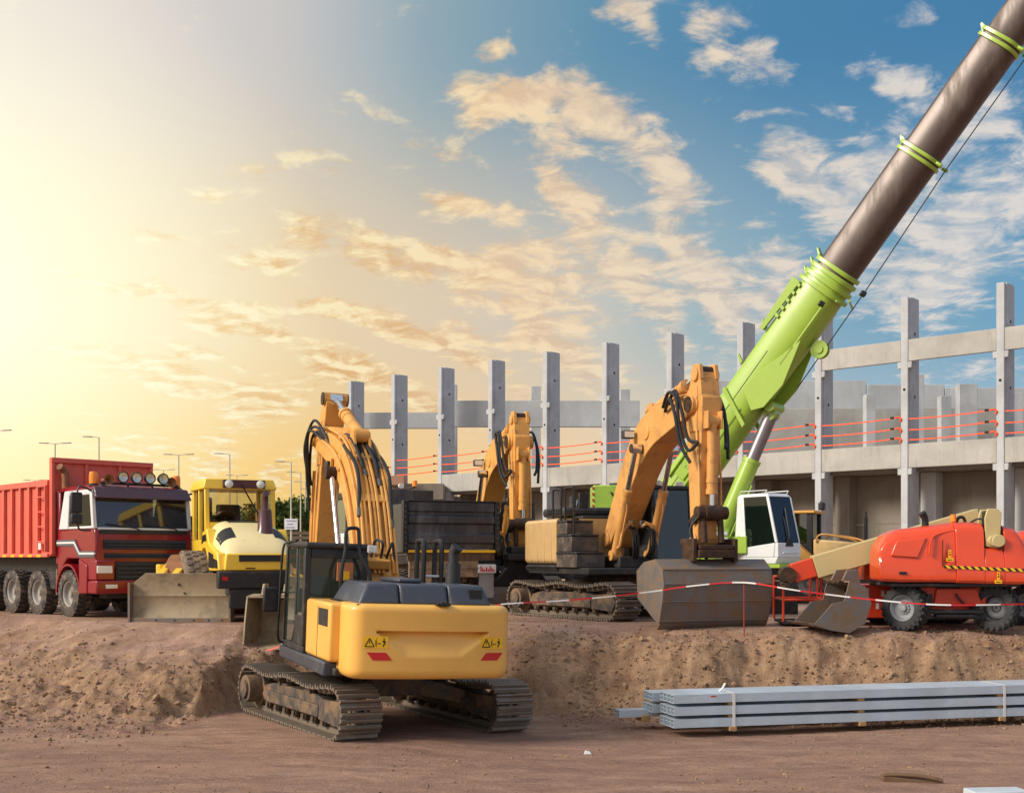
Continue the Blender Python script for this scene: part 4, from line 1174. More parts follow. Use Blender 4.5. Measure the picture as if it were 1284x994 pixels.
    if kind == 'grading':
        g = G(); g.box(4.18,4.78,-.40,.40,1.36,1.52); g.box(4.26,4.73,-.50,-.41,1.28,1.74); g.box(4.26,4.73,.41,.50,1.28,1.74); g.cyl((4.25,-.5,1.66),(4.25,.5,1.66),.08,n=12); g.box(4.46,4.76,-.38,.38,1.522,1.62)
        g.build('quick_coupler', m_pin, root, .02)
        pr = [(4.01,1.28),(4.53,1.34),(4.81,1.14),(4.87,.86),(4.81,.52),(4.69,.14),(4.66,.10)]
        bucket_shell(root, 'bucket', pr, [(4.46,.16),(3.73,.55),(3.68,1.1)], 2.36, m_bucket, 0)
        g = G()
        for a, b in zip(pr[1:5], pr[2:6]): g.tube([(b[0]+.004,-1.2,b[1]),(b[0]+.004,1.2,b[1])],.014,6)
        g.build('weld_bead', m_bucket, root)
    else:
        g = G(); g.box(4.21,4.73,-.36,.36,1.48,1.66); g.box(4.26,4.78,-.46,.46,1.30,1.478); g.build('quick_coupler', m_dark, root, .02)
        g = G(); g.prism([(-.42,1.30),(.42,1.30),(.40,1.12),(.78,.62),(-.78,.62),(-.40,1.12)], 'x', 4.25,4.55); g.cyl((4.55,0,1.02),(4.59,0,1.02),.24,n=24)
        for k in range(12):
            a = 2*PI*k/12; g.cyl((4.59,.19*math.cos(a),1.02+.19*math.sin(a)),(4.62,.19*math.cos(a),1.02+.19*math.sin(a)),.025,n=6)
        g.build('rotator_bracket', m_black, root, .01)
        bucket_shell(root, 'bucket', [(3.93,.60),(4.63,.615),(4.78,.45),(4.80,.2),(4.68,.04)], [(4.03,.05)], 2.0, m_bucket, 0)
    return root
EXC = excavator_facing('tan yellow excavator with a wide grading bucket, facing the camera beside the green crane', (2.38,27.9,PLAT), R(-70), R(193), m_tan, m_beige, 'grading')
EXB = excavator_facing('yellow excavator squeezed between the black tipper tailgate and the excavator with the wide bucket', (-.98,35.65,PLAT), R(-74), R(180+197), m_yelb, m_yelb, 'rotator')
# ================================================================== wheels
def wheel_meshes(r, w, rim_r, tread='block', mt=None, mr=None, nb=22):
    """tyre and rim about the y axis, outer face towards -y"""
    g = G(); h = w/2
    prof = [(rim_r,-h*.80),(rim_r+.02,-h*.98),(rim_r+(r-rim_r)*.5,-h*1.04),(r-.05,-h*.96),(r-.012,-h*.80),(r-.012,h*.80),(r-.05,h*.96),(rim_r+(r-rim_r)*.5,h*1.04),(rim_r+.02,h*.98),(rim_r,h*.80)]
    g.lathe(prof, (0,0,0), (0,1,0), 40)
    for k in range(nb):
        for s in (-1, 1):
            a = 2*PI*(k+(.5 if s > 0 else 0))/nb
            M = Matrix.Rotation(-a,4,'Y') @ Matrix.Translation((r-.004, s*h*.46, 0)) @ Matrix.Rotation(s*.5 if tread != 'block' else s*.12,4,'X')
            ww = h*.86; tt = 2*PI*r/nb*(.56 if tread == 'block' else .42)
            g.box(-.035,.014,-ww/2,ww/2,-tt/2,tt/2,0,M)
            if tread != 'block':
                M = Matrix.Rotation(-a,4,'Y') @ Matrix.Translation((r-.06, s*h*.92, 0))
                g.box(-.05,.045,-.02,.02,-tt/2,tt/2,0,M)
    mt_ = g.mesh('tyre', mt or m_tyre)
    g = G()
    g.lathe([(.02,-h*.30),(rim_r*.35,-h*.30),(rim_r*.42,-h*.18),(rim_r*.62,-h*.16),(rim_r*.80,-h*.30),(rim_r*.9,-h*.72),(rim_r*1.0,-h*.84),(rim_r*1.0,h*.7)], (0,0,0),(0,1,0),32)
    g.lathe([(.001,-h*.62),(rim_r*.22,-h*.60),(rim_r*.26,-h*.30)], (0,0,0),(0,1,0),20)
    for k in range(10):
        a = 2*PI*k/10; g.cyl((rim_r*.34*math.cos(a),-h*.38,rim_r*.34*math.sin(a)),(rim_r*.34*math.cos(a),-h*.30,rim_r*.34*math.sin(a)),.022,n=6)
    mr_ = g.mesh('rim', mr or m_rim)
    return mt_, mr_
def put_wheel(root, ms, loc, rz=0, flip=False):
    o = link(ms[0], 'wheel', root, loc, rz+(PI if flip else 0)); link(ms[1], 'rim', o); return o

# ================================================================== red tipper truck
m_rd = mat('truck_red', (140,12,32), .28, dirt=(120,60,50), damt=.12, dscale=3, coat=.5, var=.06)
m_rdb = mat('tipper_red', (226,104,84), .5, dirt=(186,112,94), damt=.35, dscale=2.2, streak=True, var=.1)
m_vis = mat('visor_plum', (84,48,56), .35, coat=.4)
m_grl = mat('grille_dark', (40,40,46), .5, dirt=(80,70,66), damt=.15)
m_stripe = mat('stripe_grey', (92,92,98), .45)
m_ws = glassmat('windscreen', (176,190,196), .9, .05, refl=1.3, film=(150,140,150), famt=.10)
TW_ = wheel_meshes(.54, .36, .30, 'block', nb=28)
m_sidew = glassmat('truck_side_glass', (70,72,80), .9, refl=.7)
m_lens = mat('spot_reflector', (206,206,200), .32, metal=.5, var=.1)
def red_truck():
    t = thing('tipper_truck', 'red tipper truck with four round roof spotlights and white window pillars', 'truck', (-9.36,28.38,PLAT), R(-46))
    H = 1.2
    # lower cab body
    g = G()
    g.prism([(-.62,.95),(-.62,2.02),(1.34,2.02),(1.38,1.80),(1.40,1.15),(.62,1.15),(.52,1.35),(-.10,1.35)], 'y', -H+.02, H-.02)
    g.build('cab_body', m_rd, t, .03)
    # upper cab: posts and roof (white side frames), dark visor
    g = G()
    for s in (-1,1):
        y = s*(H-.04)
        g.hexa([(1.22,y-.045,2.02),(1.34,y-.045,2.02),(1.34,y+.045,2.02),(1.22,y+.045,2.02),(1.10,y-.045,2.88),(1.22,y-.045,2.88),(1.22,y+.045,2.88),(1.10,y+.045,2.88)])
        g.hexa([(-.52,y-.04,2.02),(-.02,y-.04,2.02),(-.02,y+.04,2.02),(-.52,y+.04,2.02),(-.20,y-.04,2.90),(.06,y-.04,2.90),(.06,y+.04,2.90),(-.20,y+.04,2.90)])
        g.box(.06,1.10,y-.04,y+.04,2.78,2.90); g.box(-.0,1.3,y-.04,y+.04,2.02,2.08)
    g.box(1.25,1.36,-H+.09,H-.09,1.985,2.05)
    g.build('window_frame', m_white, t, .02)
    g = G(); g.hexa([(-.6,-H,2.90),(1.24,-H,2.90),(1.24,H,2.90),(-.6,H,2.90),(-.5,-H+.12,3.02),(1.08,-H+.12,3.02),(1.08,H-.12,3.02),(-.5,H-.12,3.02)]); g.box(-.62,-.55,-H+.05,H-.05,2.02,2.9); g.build('roof', m_rd, t, .05, 3)
    g = G(); g.hexa([(1.18,-H+.02,2.72),(1.42,-H+.02,2.70),(1.42,H-.02,2.70),(1.18,H-.02,2.72),(1.10,-H+.05,2.97),(1.24,-H+.05,2.97),(1.24,H-.05,2.97),(1.10,H-.05,2.97)]); g.build('sun_visor', m_vis, t, .03)
    g = G(); g.hexa([(1.29,-H+.10,2.06),(1.31,-H+.10,2.06),(1.31,H-.10,2.06),(1.29,H-.10,2.06),(1.17,-H+.10,2.80),(1.19,-H+.10,2.80),(1.19,H-.10,2.80),(1.17,H-.10,2.80)]); ws = g.build('windscreen', m_ws, t, smooth=False)
    for s in (-1,1):
        g = G(); y = s*(H-.04); g.hexa([(-.02,y-.006,2.08),(1.22,y-.006,2.08),(1.22,y+.006,2.08),(-.02,y+.006,2.08),(.06,y-.006,2.78),(1.12,y-.006,2.78),(1.12,y+.006,2.78),(.06,y+.006,2.78)]); g.build('side_window', m_sidew, t, smooth=False)
    g = G(); g.box(1.33,1.375,-H+.12,H-.12,1.90,2.00); 
    for a, b in ((-.9,-.1),(.0,.85)): g.tube([(1.39,b,1.97),(1.375,b-.1,2.04),(1.33,a,2.13)],.016,6)
    g.build('wiper_panel', m_grl, t, .01)
    # things seen through the windscreen
    g = G()
    for s in (-1,1): g.box(.0,.5,s*.6-.25,s*.6+.25,1.5,1.75); g.box(-.15,.0,s*.6-.25,s*.6+.25,1.6,2.45); g.box(-.12,-.02,s*.6-.12,s*.6+.12,2.46,2.65)
    g.build('seat', m_seat, t, .04)
    g = G(); g.box(.75,1.18,-H+.1,H-.1,1.75,2.06); g.build('dashboard', m_int, t, .03)
    g = G(); g.cbox((1.0,-.72,2.12),.3,.42,.12); g.build('hi_vis_vest', mat('hivis_green',(170,200,60),.8), t, .04)
    g = G(); g.cbox((1.0,-.2,2.11),.3,.5,.09); g.build('papers', mat('papers',(196,130,110),.8), t, .03)
    g = G(); g.cyl((.78,.52,2.10),(.84,.52,2.13),.22,n=20); g.build('steering_wheel', m_grl, t)
    # grilles
    def grille(z0, z1, ya, yb, n, x=1.395):
        g = G(); g.box(x,x+.018,ya,yb,z0,z1)
        for k in range(n):
            z = z0+(z1-z0)*(k+.5)/n; g.hexa([(x+.018,ya+.03,z-.022),(x+.045,ya+.03,z-.030),(x+.045,yb-.03,z-.030),(x+.018,yb-.03,z-.022),(x+.018,ya+.03,z+.02),(x+.03,ya+.03,z+.01),(x+.03,yb-.03,z+.01),(x+.018,yb-.03,z+.02)])
        return g.build('grille', m_grl, t)
    grille(1.56,1.77,-1.0,1.02,3); grille(1.36,1.47,-.98,1.0,2); grille(.80,1.28,-.72,.72,5)
    # bumper and lamp housings
    g = G(); g.prism([(1.0,-H),(1.47,-H),(1.50,-.75),(1.50,.75),(1.47,H),(1.0,H)], 'z', .56, .86); g.build('bumper', m_rd, t, .04, 3)
    for s in (-1,1):
        g = G(); ya, yb = sorted((s*(H-.01), s*.76)); g.prism([(1.0,ya),(1.44,ya),(1.46,yb),(1.0,yb)], 'z', .865, 1.32); h = g.build('lamp_housing', m_rd, t, .03)
        g = G(); a, b = sorted((s*1.18,s*.82)); g.hexa([(1.43,a,1.02),(1.475,a,1.02),(1.48,b,1.02),(1.43,b,1.02),(1.43,a,1.19),(1.46,a,1.19),(1.465,b,1.19),(1.43,b,1.19)]); g.build('headlight', m_lamp, t, .02)
        g = G(); a, b = sorted((s*1.0,s*.72)); g.box(1.49,1.508,a,b,.68,.77); g.build('fog_lamp', m_lamp, t, .01)
        # step well beside the front wheel, arch
        g = G(); y0, y1 = sorted((s*(H+.02), s*(H-.28))); g.prism([(.62,.56),(1.02,.56),(1.02,1.2),(.60,1.34)], 'y', y0, y1); g.build('step_panel', m_rd, t, .02)
        g = G(); pts = [(.60*math.cos(a)*1.08, .55+.62*math.sin(a)*1.1) for a in [PI*k/14 for k in range(0,15)]]; pin = [(p[0]*.92, .55+(p[1]-.55)*.93) for p in pts]
        y0, y1 = sorted((s*(H+.015), s*(H-.42)))
        for i in range(14): g.hexa([(pts[i][0],y0,pts[i][1]),(pts[i+1][0],y0,pts[i+1][1]),(pts[i+1][0],y1,pts[i+1][1]),(pts[i][0],y1,pts[i][1]),(pin[i][0],y0,pin[i][1]),(pin[i+1][0],y0,pin[i+1][1]),(pin[i+1][0],y1,pin[i+1][1]),(pin[i][0],y1,pin[i][1])])
        g.build('wheel_arch', m_rd, t)
        # stripe along the door
        g = G(); y = s*(H-.005)
        st = [(-.60,1.78),(.35,1.78),(.62,1.52),(1.36,1.52),(1.36,1.38),(.56,1.38),(.28,1.64),(-.60,1.64)]
        g.prism([(x,z) for x, z in st], 'y', y-.012, y+.012); g.build('stripe', m_stripe, t)
        g = G(); st = [(-.60,1.735),(.36,1.735),(.62,1.485),(1.37,1.485),(1.37,1.44),(.60,1.44),(.33,1.69),(-.60,1.69)]; g.prism(st, 'y', y-.018, y+.018); g.build('stripe', m_white, t)
        # mirrors on tubular arms
        g = G(); g.tube([(1.20,s*1.2,2.86),(1.32,s*1.40,2.92),(1.36,s*1.58,2.86),(1.36,s*1.58,2.1),(1.32,s*1.45,1.98),(1.25,s*1.24,1.98)], .022, 8, smooth=3); a = g.build('mirror_arm', m_grl, t)
        g = G(); g.cbox((1.34,s*1.60,2.58),.10,.26,.46); g.build('mirror', m_grl, a, .04, 3)
        g = G(); g.cbox((1.34,s*1.60,2.22),.12,.26,.22); g.build('mirror', m_grl, a, .04, 3)
    g = G(); g.box(1.455,1.462,.50,.95,.715,.80) ; g.build('number_plate', m_white, t)
    # roof lights
    g = G(); g.tube([(1.15,-.95,3.05),(1.15,.95,3.05)], .03, 8)
    for y in (-.9,-.3,.3,.9): g.cyl((1.15,y,2.95),(1.15,y,3.05),.025,n=8)
    bar_ = g.build('light_bar', m_grl, t)
    for y in (-.45,-.12,.21,.54):
        g = G(); g.lathe([(.02,-.11),(.09,-.09),(.125,0),(.135,.05),(.133,.07),(.112,.07),(.108,.03)], (1.17,y,3.20),(1,0,0),24); sp = g.build('spotlight', m_black, t)
        g = G(); g.lathe([(.001,.02),(.03,.035),(.06,.04),(.11,.058)], (1.17,y,3.20),(1,0,0),24); g.build('lens', m_lens, sp)
    for y in (-.78,.76):
        g = G(); g.lathe([(.03,-.30),(.035,-.1),(.06,.0),(.12,.06),(.11,.055),(.05,0),(.001,-.1)], (1.15,y,3.13),(1,0,0),20); g.build('horn', m_rust, t)
    for y in (-1.05,.98):
        g = G(); g.lathe([(.001,.28),(.085,.27),(.10,.20),(.10,.0),(.001,0)], (1.0,y,3.03),(0,0,1),16); b = g.build('beacon', m_amber, t)
        g = G(); g.cyl((1.0,y,2.98),(1.0,y,3.035),.11,n=16); g.build('beacon_base', m_grl, b)
    # air stack behind the cab
    g = G(); g.box(-.80,-.64,-H+.05,-H+.5,1.2,2.95); g.build('air_intake', m_rd, t, .04)
    g = G(); g.tube([(-.60,-1.0,2.2),(-.60,-1.0,3.25),(-.60,-1.06,3.42),(-.55,-1.16,3.5)], .085, 12, smooth=4); g.build('exhaust_pipe', m_rust, t)
    # chassis and wheels
    g = G()
    for s in (-.42,.42): g.box(-5.6,.9,s-.06,s+.06,.72,1.0)
    g.box(-6.0,-.9,-.95,.95,1.003,1.395)
    g.box(-1.5,-.75,-1.1,-.5,.62,1.05); g.box(.95,1.3,-.9,.9,.45,.60)
    g.build('chassis', m_dark, t, .02)
    g = G(); g.cyl((-.85,-.85,.78),(-.85,-.85,1.2),.2,n=16) ; g.box(-.78,-.7,-1.15,-.8,.5,1.1); g.build('air_tank', m_under, t)
    for x in (0,-1.75,-3.3,-4.7):
        for s in (-1,1):
            put_wheel(t, TW_, (x, s*1.04, .54), 0, s > 0)
        g = G(); g.cyl((x,-.9,.54),(x,.9,.54),.09,n=12); g.cyl((x,-.2,.54),(x,.2,.54),.2,n=14); g.build('axle', m_dark, t)
    # tipper body
    g = G()
    g.box(-6.5,-.86,-1.25,-1.18,1.42,3.18); g.box(-6.5,-.86,1.18,1.25,1.42,3.18); g.box(-6.5,-.86,-1.175,1.175,1.40,1.50)
    g.box(-.855,-.78,-1.28,1.28,1.42,3.72)
    for s in (-1,1):
        ya, yb = sorted((s*1.252,s*1.33))
        g.box(-6.5,-.86,ya,yb,3.06,3.20); g.box(-6.5,-.86,ya,yb,1.38,1.47)
        k = 0; x = -1.45
        while x > -6.4:
            g.box(x-.05,x+.05,ya,yb-.02 if s>0 else yb,1.472,3.058); x -= .52
    g.box(-.775,-.70,-1.28,1.28,3.60,3.72)
    for y in (-1.24,-.42,.42,1.24): g.box(-.775,-.71,y-.04,y+.04,1.45,3.598)
    tb = g.build('tipper_body', m_rdb, t, .012)
    g = G()
    for z in (1.75,2.1,2.45,2.8,3.05): g.cyl((-.90,-1.35,z),(-1.40,-1.35,z),.018,n=6)
    g.box(-.93,-.89,-1.37,-1.252,1.5,3.06); g.build('ladder', m_rdb, tb)
    for k in range(8):
        x = -1.15-.52*k; g = G(); g.box(x-.30,x-.06,-1.338,-1.3325,1.385,1.44); g.build('marker_strip', m_label, tb)
    g = G(); g.box(-1.35,-1.2,-1.336,-1.332,1.56,1.74) ; g.build('data_plate', m_white, tb)
    return t
red_truck()

# ================================================================== black tipper seen from behind
m_tail = mat('tailgate_black', (50,49,54), .36, dirt=(118,112,110), damt=.4, dscale=2.0, streak=True, bump=.2)
m_railr = mat('frame_rust', (112,84,60), .75, dirt=(70,56,46), damt=.5, dscale=5)
m_gry = mat('flap_grey', (150,148,146), .7, dirt=(110,104,98), damt=.3)
def black_truck():
    t = thing('tipper_truck', 'black tipper truck seen from its tailgate, standing behind the front excavator boom', 'truck', (-1.52,30.0,PLAT), R(112))
    g = G(); h = 1.22
    g.prism([(0,1.600),(0,1.720),(-.05,1.738),(-.05,1.944),(.0,1.996),(.0,2.202),(-.07,2.236),(-.07,2.391),(0,2.443),(0,2.512),(-.05,2.529),(-.05,2.761),(.06,2.761),(.06,1.600)], 'y', -h+.08, h-.08); tg = g.build('tailgate', m_tail, t, .01)
    g = G()
    for s in (-1,1): g.box(-.08,.10,s*h-.06,s*h+.06,1.5,2.79)
    g.box(-.09,.08,-h+.061,h-.061,2.763,2.80); g.build('tailgate_frame', m_black, t, .015)
    g = G()
    for s in (-1,1):
        for k in range(9): g.cyl((-.10,s*h,1.6+.13*k),(-.08,s*h,1.6+.13*k),.02,n=6)
    g.build('bolt', m_int, tg)
    g = G(); g.box(-.075,-.03,-h+.07,h-.07,1.50,1.565); g.build('yellow_edge', m_label, t)
    g = G(); g.box(-.02,.05,-h+.07,h-.07,1.30,1.497)
    for k in range(13): g.box(-.04,-.021,-1.1+.18*k,-1.06+.18*k,1.31,1.48)
    g.build('rear_rail', m_railr, t)
    g = G(); g.box(.05,5.2,-1.22,-1.15,1.5,2.72); g.box(.05,5.2,1.15,1.22,1.5,2.72); g.box(.05,5.2,-1.148,1.148,1.42,1.5); g.box(5.2,5.28,-1.24,1.24,1.42,3.35); g.box(5.28,5.9,-1.1,1.1,3.2,3.30)
    g.build('tipper_body', m_tail, t, .01)
    g = G(); g.box(.1,7.2,-.45,-.33,.75,1.2); g.box(.1,7.2,.33,.45,.75,1.2); g.build('chassis', m_railr, t, .01)
    g = G(); g.box(-.01,.1,-.72,1.1,.88,1.295); g.box(-.03,-.012,-.72,1.1,1.10,1.13); g.build('rear_panel', mat('rear_panel_tan',(160,132,102),.7,dirt=(104,84,66),damt=.5,dscale=4), t, .01)
    for s in (-1,):
        g = G(); g.box(.02,.06,s*.95-.20,s*.95+.20,.35,1.22); fl = g.build('mud_flap', m_gry, t, .01)
        g = G(); g.box(-.02,.019,s*.95-.25,s*.95+.25,.98,1.20); lc = g.build('tail_lamp', m_white, t, .015)
        g = G()
        for k in range(8): g.box(-.026,-.021,s*.95-.20+.05*k,s*.95-.165+.05*k,1.02,1.02+.05+.10*((k*7)%5)/5)
        g.build('lamp_lens', m_red, lc)
    for x in (1.0,2.4,5.0,6.8):
        for s in (-1,1): put_wheel(t, TW_, (x, s*1.03, .54), 0, s > 0)
    # cab
    g = G(); g.box(5.95,7.8,-1.2,1.2,.9,2.1); g.build('cab_body', m_white, t, .05, 3)
    g = G()
    for x in (5.97,7.65):
        for s in (-1,1): g.box(x,x+.12,s*1.15-.05,s*1.15+.05,2.1,3.1)
    g.box(5.95,7.8,-1.2,1.2,3.1,3.32); g.build('roof', m_dark, t, .05, 3)
    for s in (-1,1):
        g = G(); g.box(6.1,7.64,s*1.16-.006,s*1.16+.006,2.1,3.1); g.build('side_window', m_glassb, t)
        g = G(); g.tube([(7.6,s*1.2,3.15),(7.75,s*1.5,3.2),(7.75,s*1.75,3.15),(7.72,s*1.78,3.0)],.025,6); a = g.build('mirror_arm', m_black, t)
        g = G(); g.cbox((7.7,s*1.78,2.70),.14,.26,.62); g.build('mirror', m_black, a, .05, 3)
        g = G(); g.lathe([(.001,.2),(.07,.19),(.08,.02),(.001,0)], (6.1,s*.95,3.50),(0,0,1),14); b = g.build('beacon', m_amber, t)
        g = G(); g.tube([(6.1,s*.8,3.3),(6.1,s*.8,3.44),(6.1,s*.95,3.49)],.02,6); g.build('beacon_stalk', m_black, b)
    g = G(); g.box(6.0,6.15,-.75,.75,3.322,3.42); g.build('roof_bar', m_black, t, .02)
    for y in (-.5,.5):
        g = G(); g.cyl((5.98,y,3.52),(6.08,y,3.52),.08,n=14); g.build('work_lamp', m_lamp, t)
    return t
black_truck()
# ================================================================== yellow compactor (engine end towards the camera)
m_ry = mat('compactor_yellow', (246,202,58), .38, dirt=(206,170,96), damt=.12, coat=.3, var=.05)
m_rc = mat('compactor_cream', (240,222,164), .38, dirt=(206,180,120), damt=.1, coat=.3, var=.04)
m_padtyre = mat('pad_tyre', (112,100,90), .9, dirt=(150,128,106), damt=.5, dscale=5, bump=.3, bscale=30)
def compactor():
    t = thing('soil_compactor', 'yellow compactor with glazed cab, cream hood and black upright exhaust', 'compactor', (-6.22,27.0,PLAT), R(-64)); t.scale = (1.06,1.10,1.04)
    # cab
    c0, c1, w_, z0, z1 = -.95, .42, .72, 1.35, 3.0
    g = G()
    for s in (-1,1):
        y = s*(w_-.05)
        for xa, xb, ww in ((c0,c0,.10),(-.32,-.32,.07),(c1-.10,c1-.16,.10)):
            g.hexa([(xa,y-.045,z0+.35),(xa+ww,y-.045,z0+.35),(xa+ww,y+.045,z0+.35),(xa,y+.045,z0+.35),(xb,y-.045,z1-.22),(xb+ww,y-.045,z1-.22),(xb+ww,y+.045,z1-.22),(xb,y+.045,z1-.22)])
        g.box(c0,c1-.02,y-.05,y+.05,z0-.25,z0+.35)
    g.box(c1-.13,c1-.03,-w_+.10,w_-.10,z0-.2,z0+.72); g.box(c0,c0+.08,-w_+.10,w_-.10,z0-.2,z0+.5)
    fr = g.build('cab_frame', m_ry, t, .015)
    g = G(); g.hexa([(c0-.08,-w_-.03,z1-.22),(c1-.04,-w_-.03,z1-.22),(c1-.04,w_+.03,z1-.22),(c0-.08,w_+.03,z1-.22),(c0-.0,-w_+.03,z1),(c1-.10,-w_+.03,z1),(c1-.10,w_-.03,z1),(c0,w_-.03,z1)]); g.build('cab_roof', m_ry, t, .02)
    g = G(); g.box(c1-.062,c1-.012,-.36,.50,z1-.20,z1-.02); g.build('lamp_panel', m_vis, fr, .01)
    for y in (-.24,.40):
        g = G(); g.lathe([(.001,.03),(.05,.025),(.085,0),(.085,-.03)], (c1-.005,y,z1-.11),(1,0,0),18); g.build('work_lamp', m_lamp, t)
    panes = [[(c1-.08,-w_+.10,z0+.72),(c1-.08,w_-.10,z0+.72),(c1-.11,w_-.10,z1-.22),(c1-.11,-w_+.10,z1-.22)],
             [(c0+.04,-w_+.10,z0+.5),(c0+.04,w_-.10,z0+.5),(c0+.04,w_-.10,z1-.22),(c0+.04,-w_+.10,z1-.22)]]
    for s in (-1,1):
        y = s*(w_-.05); panes.append([(c0+.10,y,z0+.35),(-.32,y,z0+.35),(-.32,y,z1-.22),(c0+.10,y,z1-.22)]); panes.append([(-.25,y,z0+.35),(c1-.10,y,z0+.35),(c1-.16,y,z1-.22),(-.25,y,z1-.22)])
    mg = glassmat('cab_glass_clear', (242,242,234), .95, refl=.9)
    for q in panes:
        q = [Vector(v) for v in q]; nn = (q[1]-q[0]).cross(q[2]-q[0]).normalized()*.006
        g = G(); g.hexa([v-nn for v in q]+[v+nn for v in q]); g.build('window_pane', mg, fr, smooth=False)
    g = G(); g.box(-.75,-.3,-.25,.25,1.9,2.05); g.box(-.85,-.72,-.25,.25,1.95,2.5); g.box(-.6,-.45,-.2,.2,1.3,1.9); g.build('seat', m_seat, t, .04)
    g = G(); g.tube([(-.10,-.2,1.9),(-.15,-.2,2.2)],.03,8); g.cyl((-.15,-.2,2.2),(-.17,-.2,2.23),.2,n=18); g.build('steering_wheel', m_grl, t)
    g = G(); g.tube([(c1+.0,.02,z1-.12),(c1+.02,.10,z1-.3),(c1-.04,.42,z0+.80)],.016,6); g.build('wiper', m_black, fr)
    # bowed hood: rings from the cab to the tail
    rings = []
    spec = [(.40,.66,1.25,2.10),(.75,.70,1.12,2.08),(1.15,.73,1.08,1.98),(1.55,.74,1.06,1.80),(1.85,.72,1.05,1.62),(2.02,.66,1.06,1.46),(2.08,.58,1.10,1.36)]
    for x, hw, zb, zt in spec:
        pts = []
        for k in range(25):
            a = PI*k/24; cs, sn = math.cos(a), math.sin(a)
            e = .42
            pts.append((x, hw*(abs(cs)**e)*(1 if cs >= 0 else -1), zb+(zt-zb)*(abs(sn)**.55)))
        rings.append(pts)
    g = G(); g.loft(rings); hd = g.build('hood', m_rc, t, angle=40)
    # yellow side skirts with black vents
    for s in (-1,1):
        g = G(); ya, yb = sorted((s*.62,s*.80)); g.prism([(.30,1.3),(.55,1.86),(.95,1.92),(1.15,1.60),(1.95,1.40),(2.10,1.06),(1.2,1.04),(1.05,1.30),(.8,1.52),(.55,1.50)], 'y', ya, yb); sk = g.build('side_skirt', m_ry, t, .03, 3)
        for q in ([(1.20,1.44),(1.62,1.38),(1.62,1.10),(1.20,1.12)],[(1.68,1.30),(1.98,1.26),(2.02,1.10),(1.68,1.11)],[(.50,1.60),(.62,1.78),(.92,1.80),(.98,1.66),(.72,1.66)]):
            g = G(); y = s*.80; g.prism(q, 'y', y-.004 if s>0 else y-.012, y+.012 if s>0 else y+.004); g.build('side_vent', m_black, sk)
    def onhood(x, y):
        for (xa,ha,ba,ta),(xb,hb,bb,tb_) in zip(spec, spec[1:]):
            if x <= xb:
                u = (x-xa)/(xb-xa); hw = lerp(ha,hb,u); zb = lerp(ba,bb,u); zt = lerp(ta,tb_,u)
                cs = min(1,(abs(y)/hw))**(1/.42); sn = math.sqrt(max(0,1-cs*cs)); return zb+(zt-zb)*sn**.55
        return 1.3
    for (xa,xb,ya,yb) in ((1.22,1.66,-.68,-.38),(1.22,1.66,.38,.68),(.55,.85,-.35,.45)):
        g = G(); g.grid(lambda u,v: (lerp(xa,xb,u), lerp(ya,yb,v), onhood(lerp(xa,xb,u),lerp(ya,yb,v))+.008), 6, 6); g.build('hood_vent', m_black, hd)
    # tail panel
    g = G(); g.hexa([(1.98,-.70,1.06),(2.13,-.70,1.06),(2.13,.70,1.06),(1.98,.70,1.06),(1.98,-.66,1.40),(2.09,-.66,1.40),(2.09,.66,1.40),(1.98,.66,1.40)]); tp_ = g.build('tail_panel', m_ry, t, .03, 3)
    g = G(); g.hexa([(2.09,-.42,1.24),(2.125,-.42,1.24),(2.125,.42,1.24),(2.09,.42,1.24),(2.09,-.42,1.37),(2.10,-.42,1.37),(2.10,.42,1.37),(2.09,.42,1.37)]); g.build('tail_slot', m_black, tp_)
    g = G(); g.box(2.128,2.136,-.30,-.12,1.09,1.115); g.build('handle', m_black, tp_)
    g = G(); g.lathe([(.18,.0),(.17,.06),(.15,.10),(.125,.50),(.11,.52),(.06,.52)], (1.36,.26,1.80),(0,0,1),20); g.tube([(1.36,.26,2.31),(1.36,.26,2.49),(1.39,.26,2.60),(1.46,.26,2.64)],.06,12,smooth=4); g.build('exhaust_pipe', m_vis, t)
    # rear frame
    g = G(); g.box(-.2,1.95,-.55,.55,.55,1.02); g.box(1.95,2.14,-.82,.82,.70,1.05); g.box(2.0,2.10,-.6,.6,.30,.70); g.build('rear_frame', m_dark, t, .03)
    g = G(); g.box(2.141,2.155,-.74,-.64,.86,.94); g.box(2.141,2.155,.64,.74,.86,.94); g.build('tail_lamp', m_red, t)
    # padded tyres
    g = G(); r, h = .72, .26
    g.lathe([(.36,-h*.8),(.40,-h),(.55,-h*1.06),(r-.06,-h),(r,-h*.7),(r,h*.7),(r-.06,h),(.55,h*1.06),(.40,h),(.36,h*.8)], (0,0,0),(0,1,0),44)
    for j, y in enumerate((-.19,-.065,.065,.19)):
        for k in range(26):
            a = 2*PI*(k+.5*(j%2))/26
            M = Matrix.Rotation(-a,4,'Y') @ Matrix.Translation((r-.004,y,0)) @ Matrix.Rotation(PI/2,4,'Y')
            g.lathe([(.062,-.02),(.058,.03),(.001,.032)], (0,0,0),(0,0,1),6) if False else g.cyl((0,0,-.02),(0,0,.032),.064,.056,6,M=M)
    tm = g.mesh('tyre', m_padtyre)
    g = G(); g.lathe([(.001,-.1),(.16,-.1),(.18,-.02),(.30,-.0),(.34,-.18),(.365,-.21),(.365,.2)], (0,0,0),(0,1,0),28); rm = g.mesh('rim', m_rim)
    for s in (-1,1): put_wheel(t, (tm,rm), (.35,s*.92,.72), 0, s > 0)
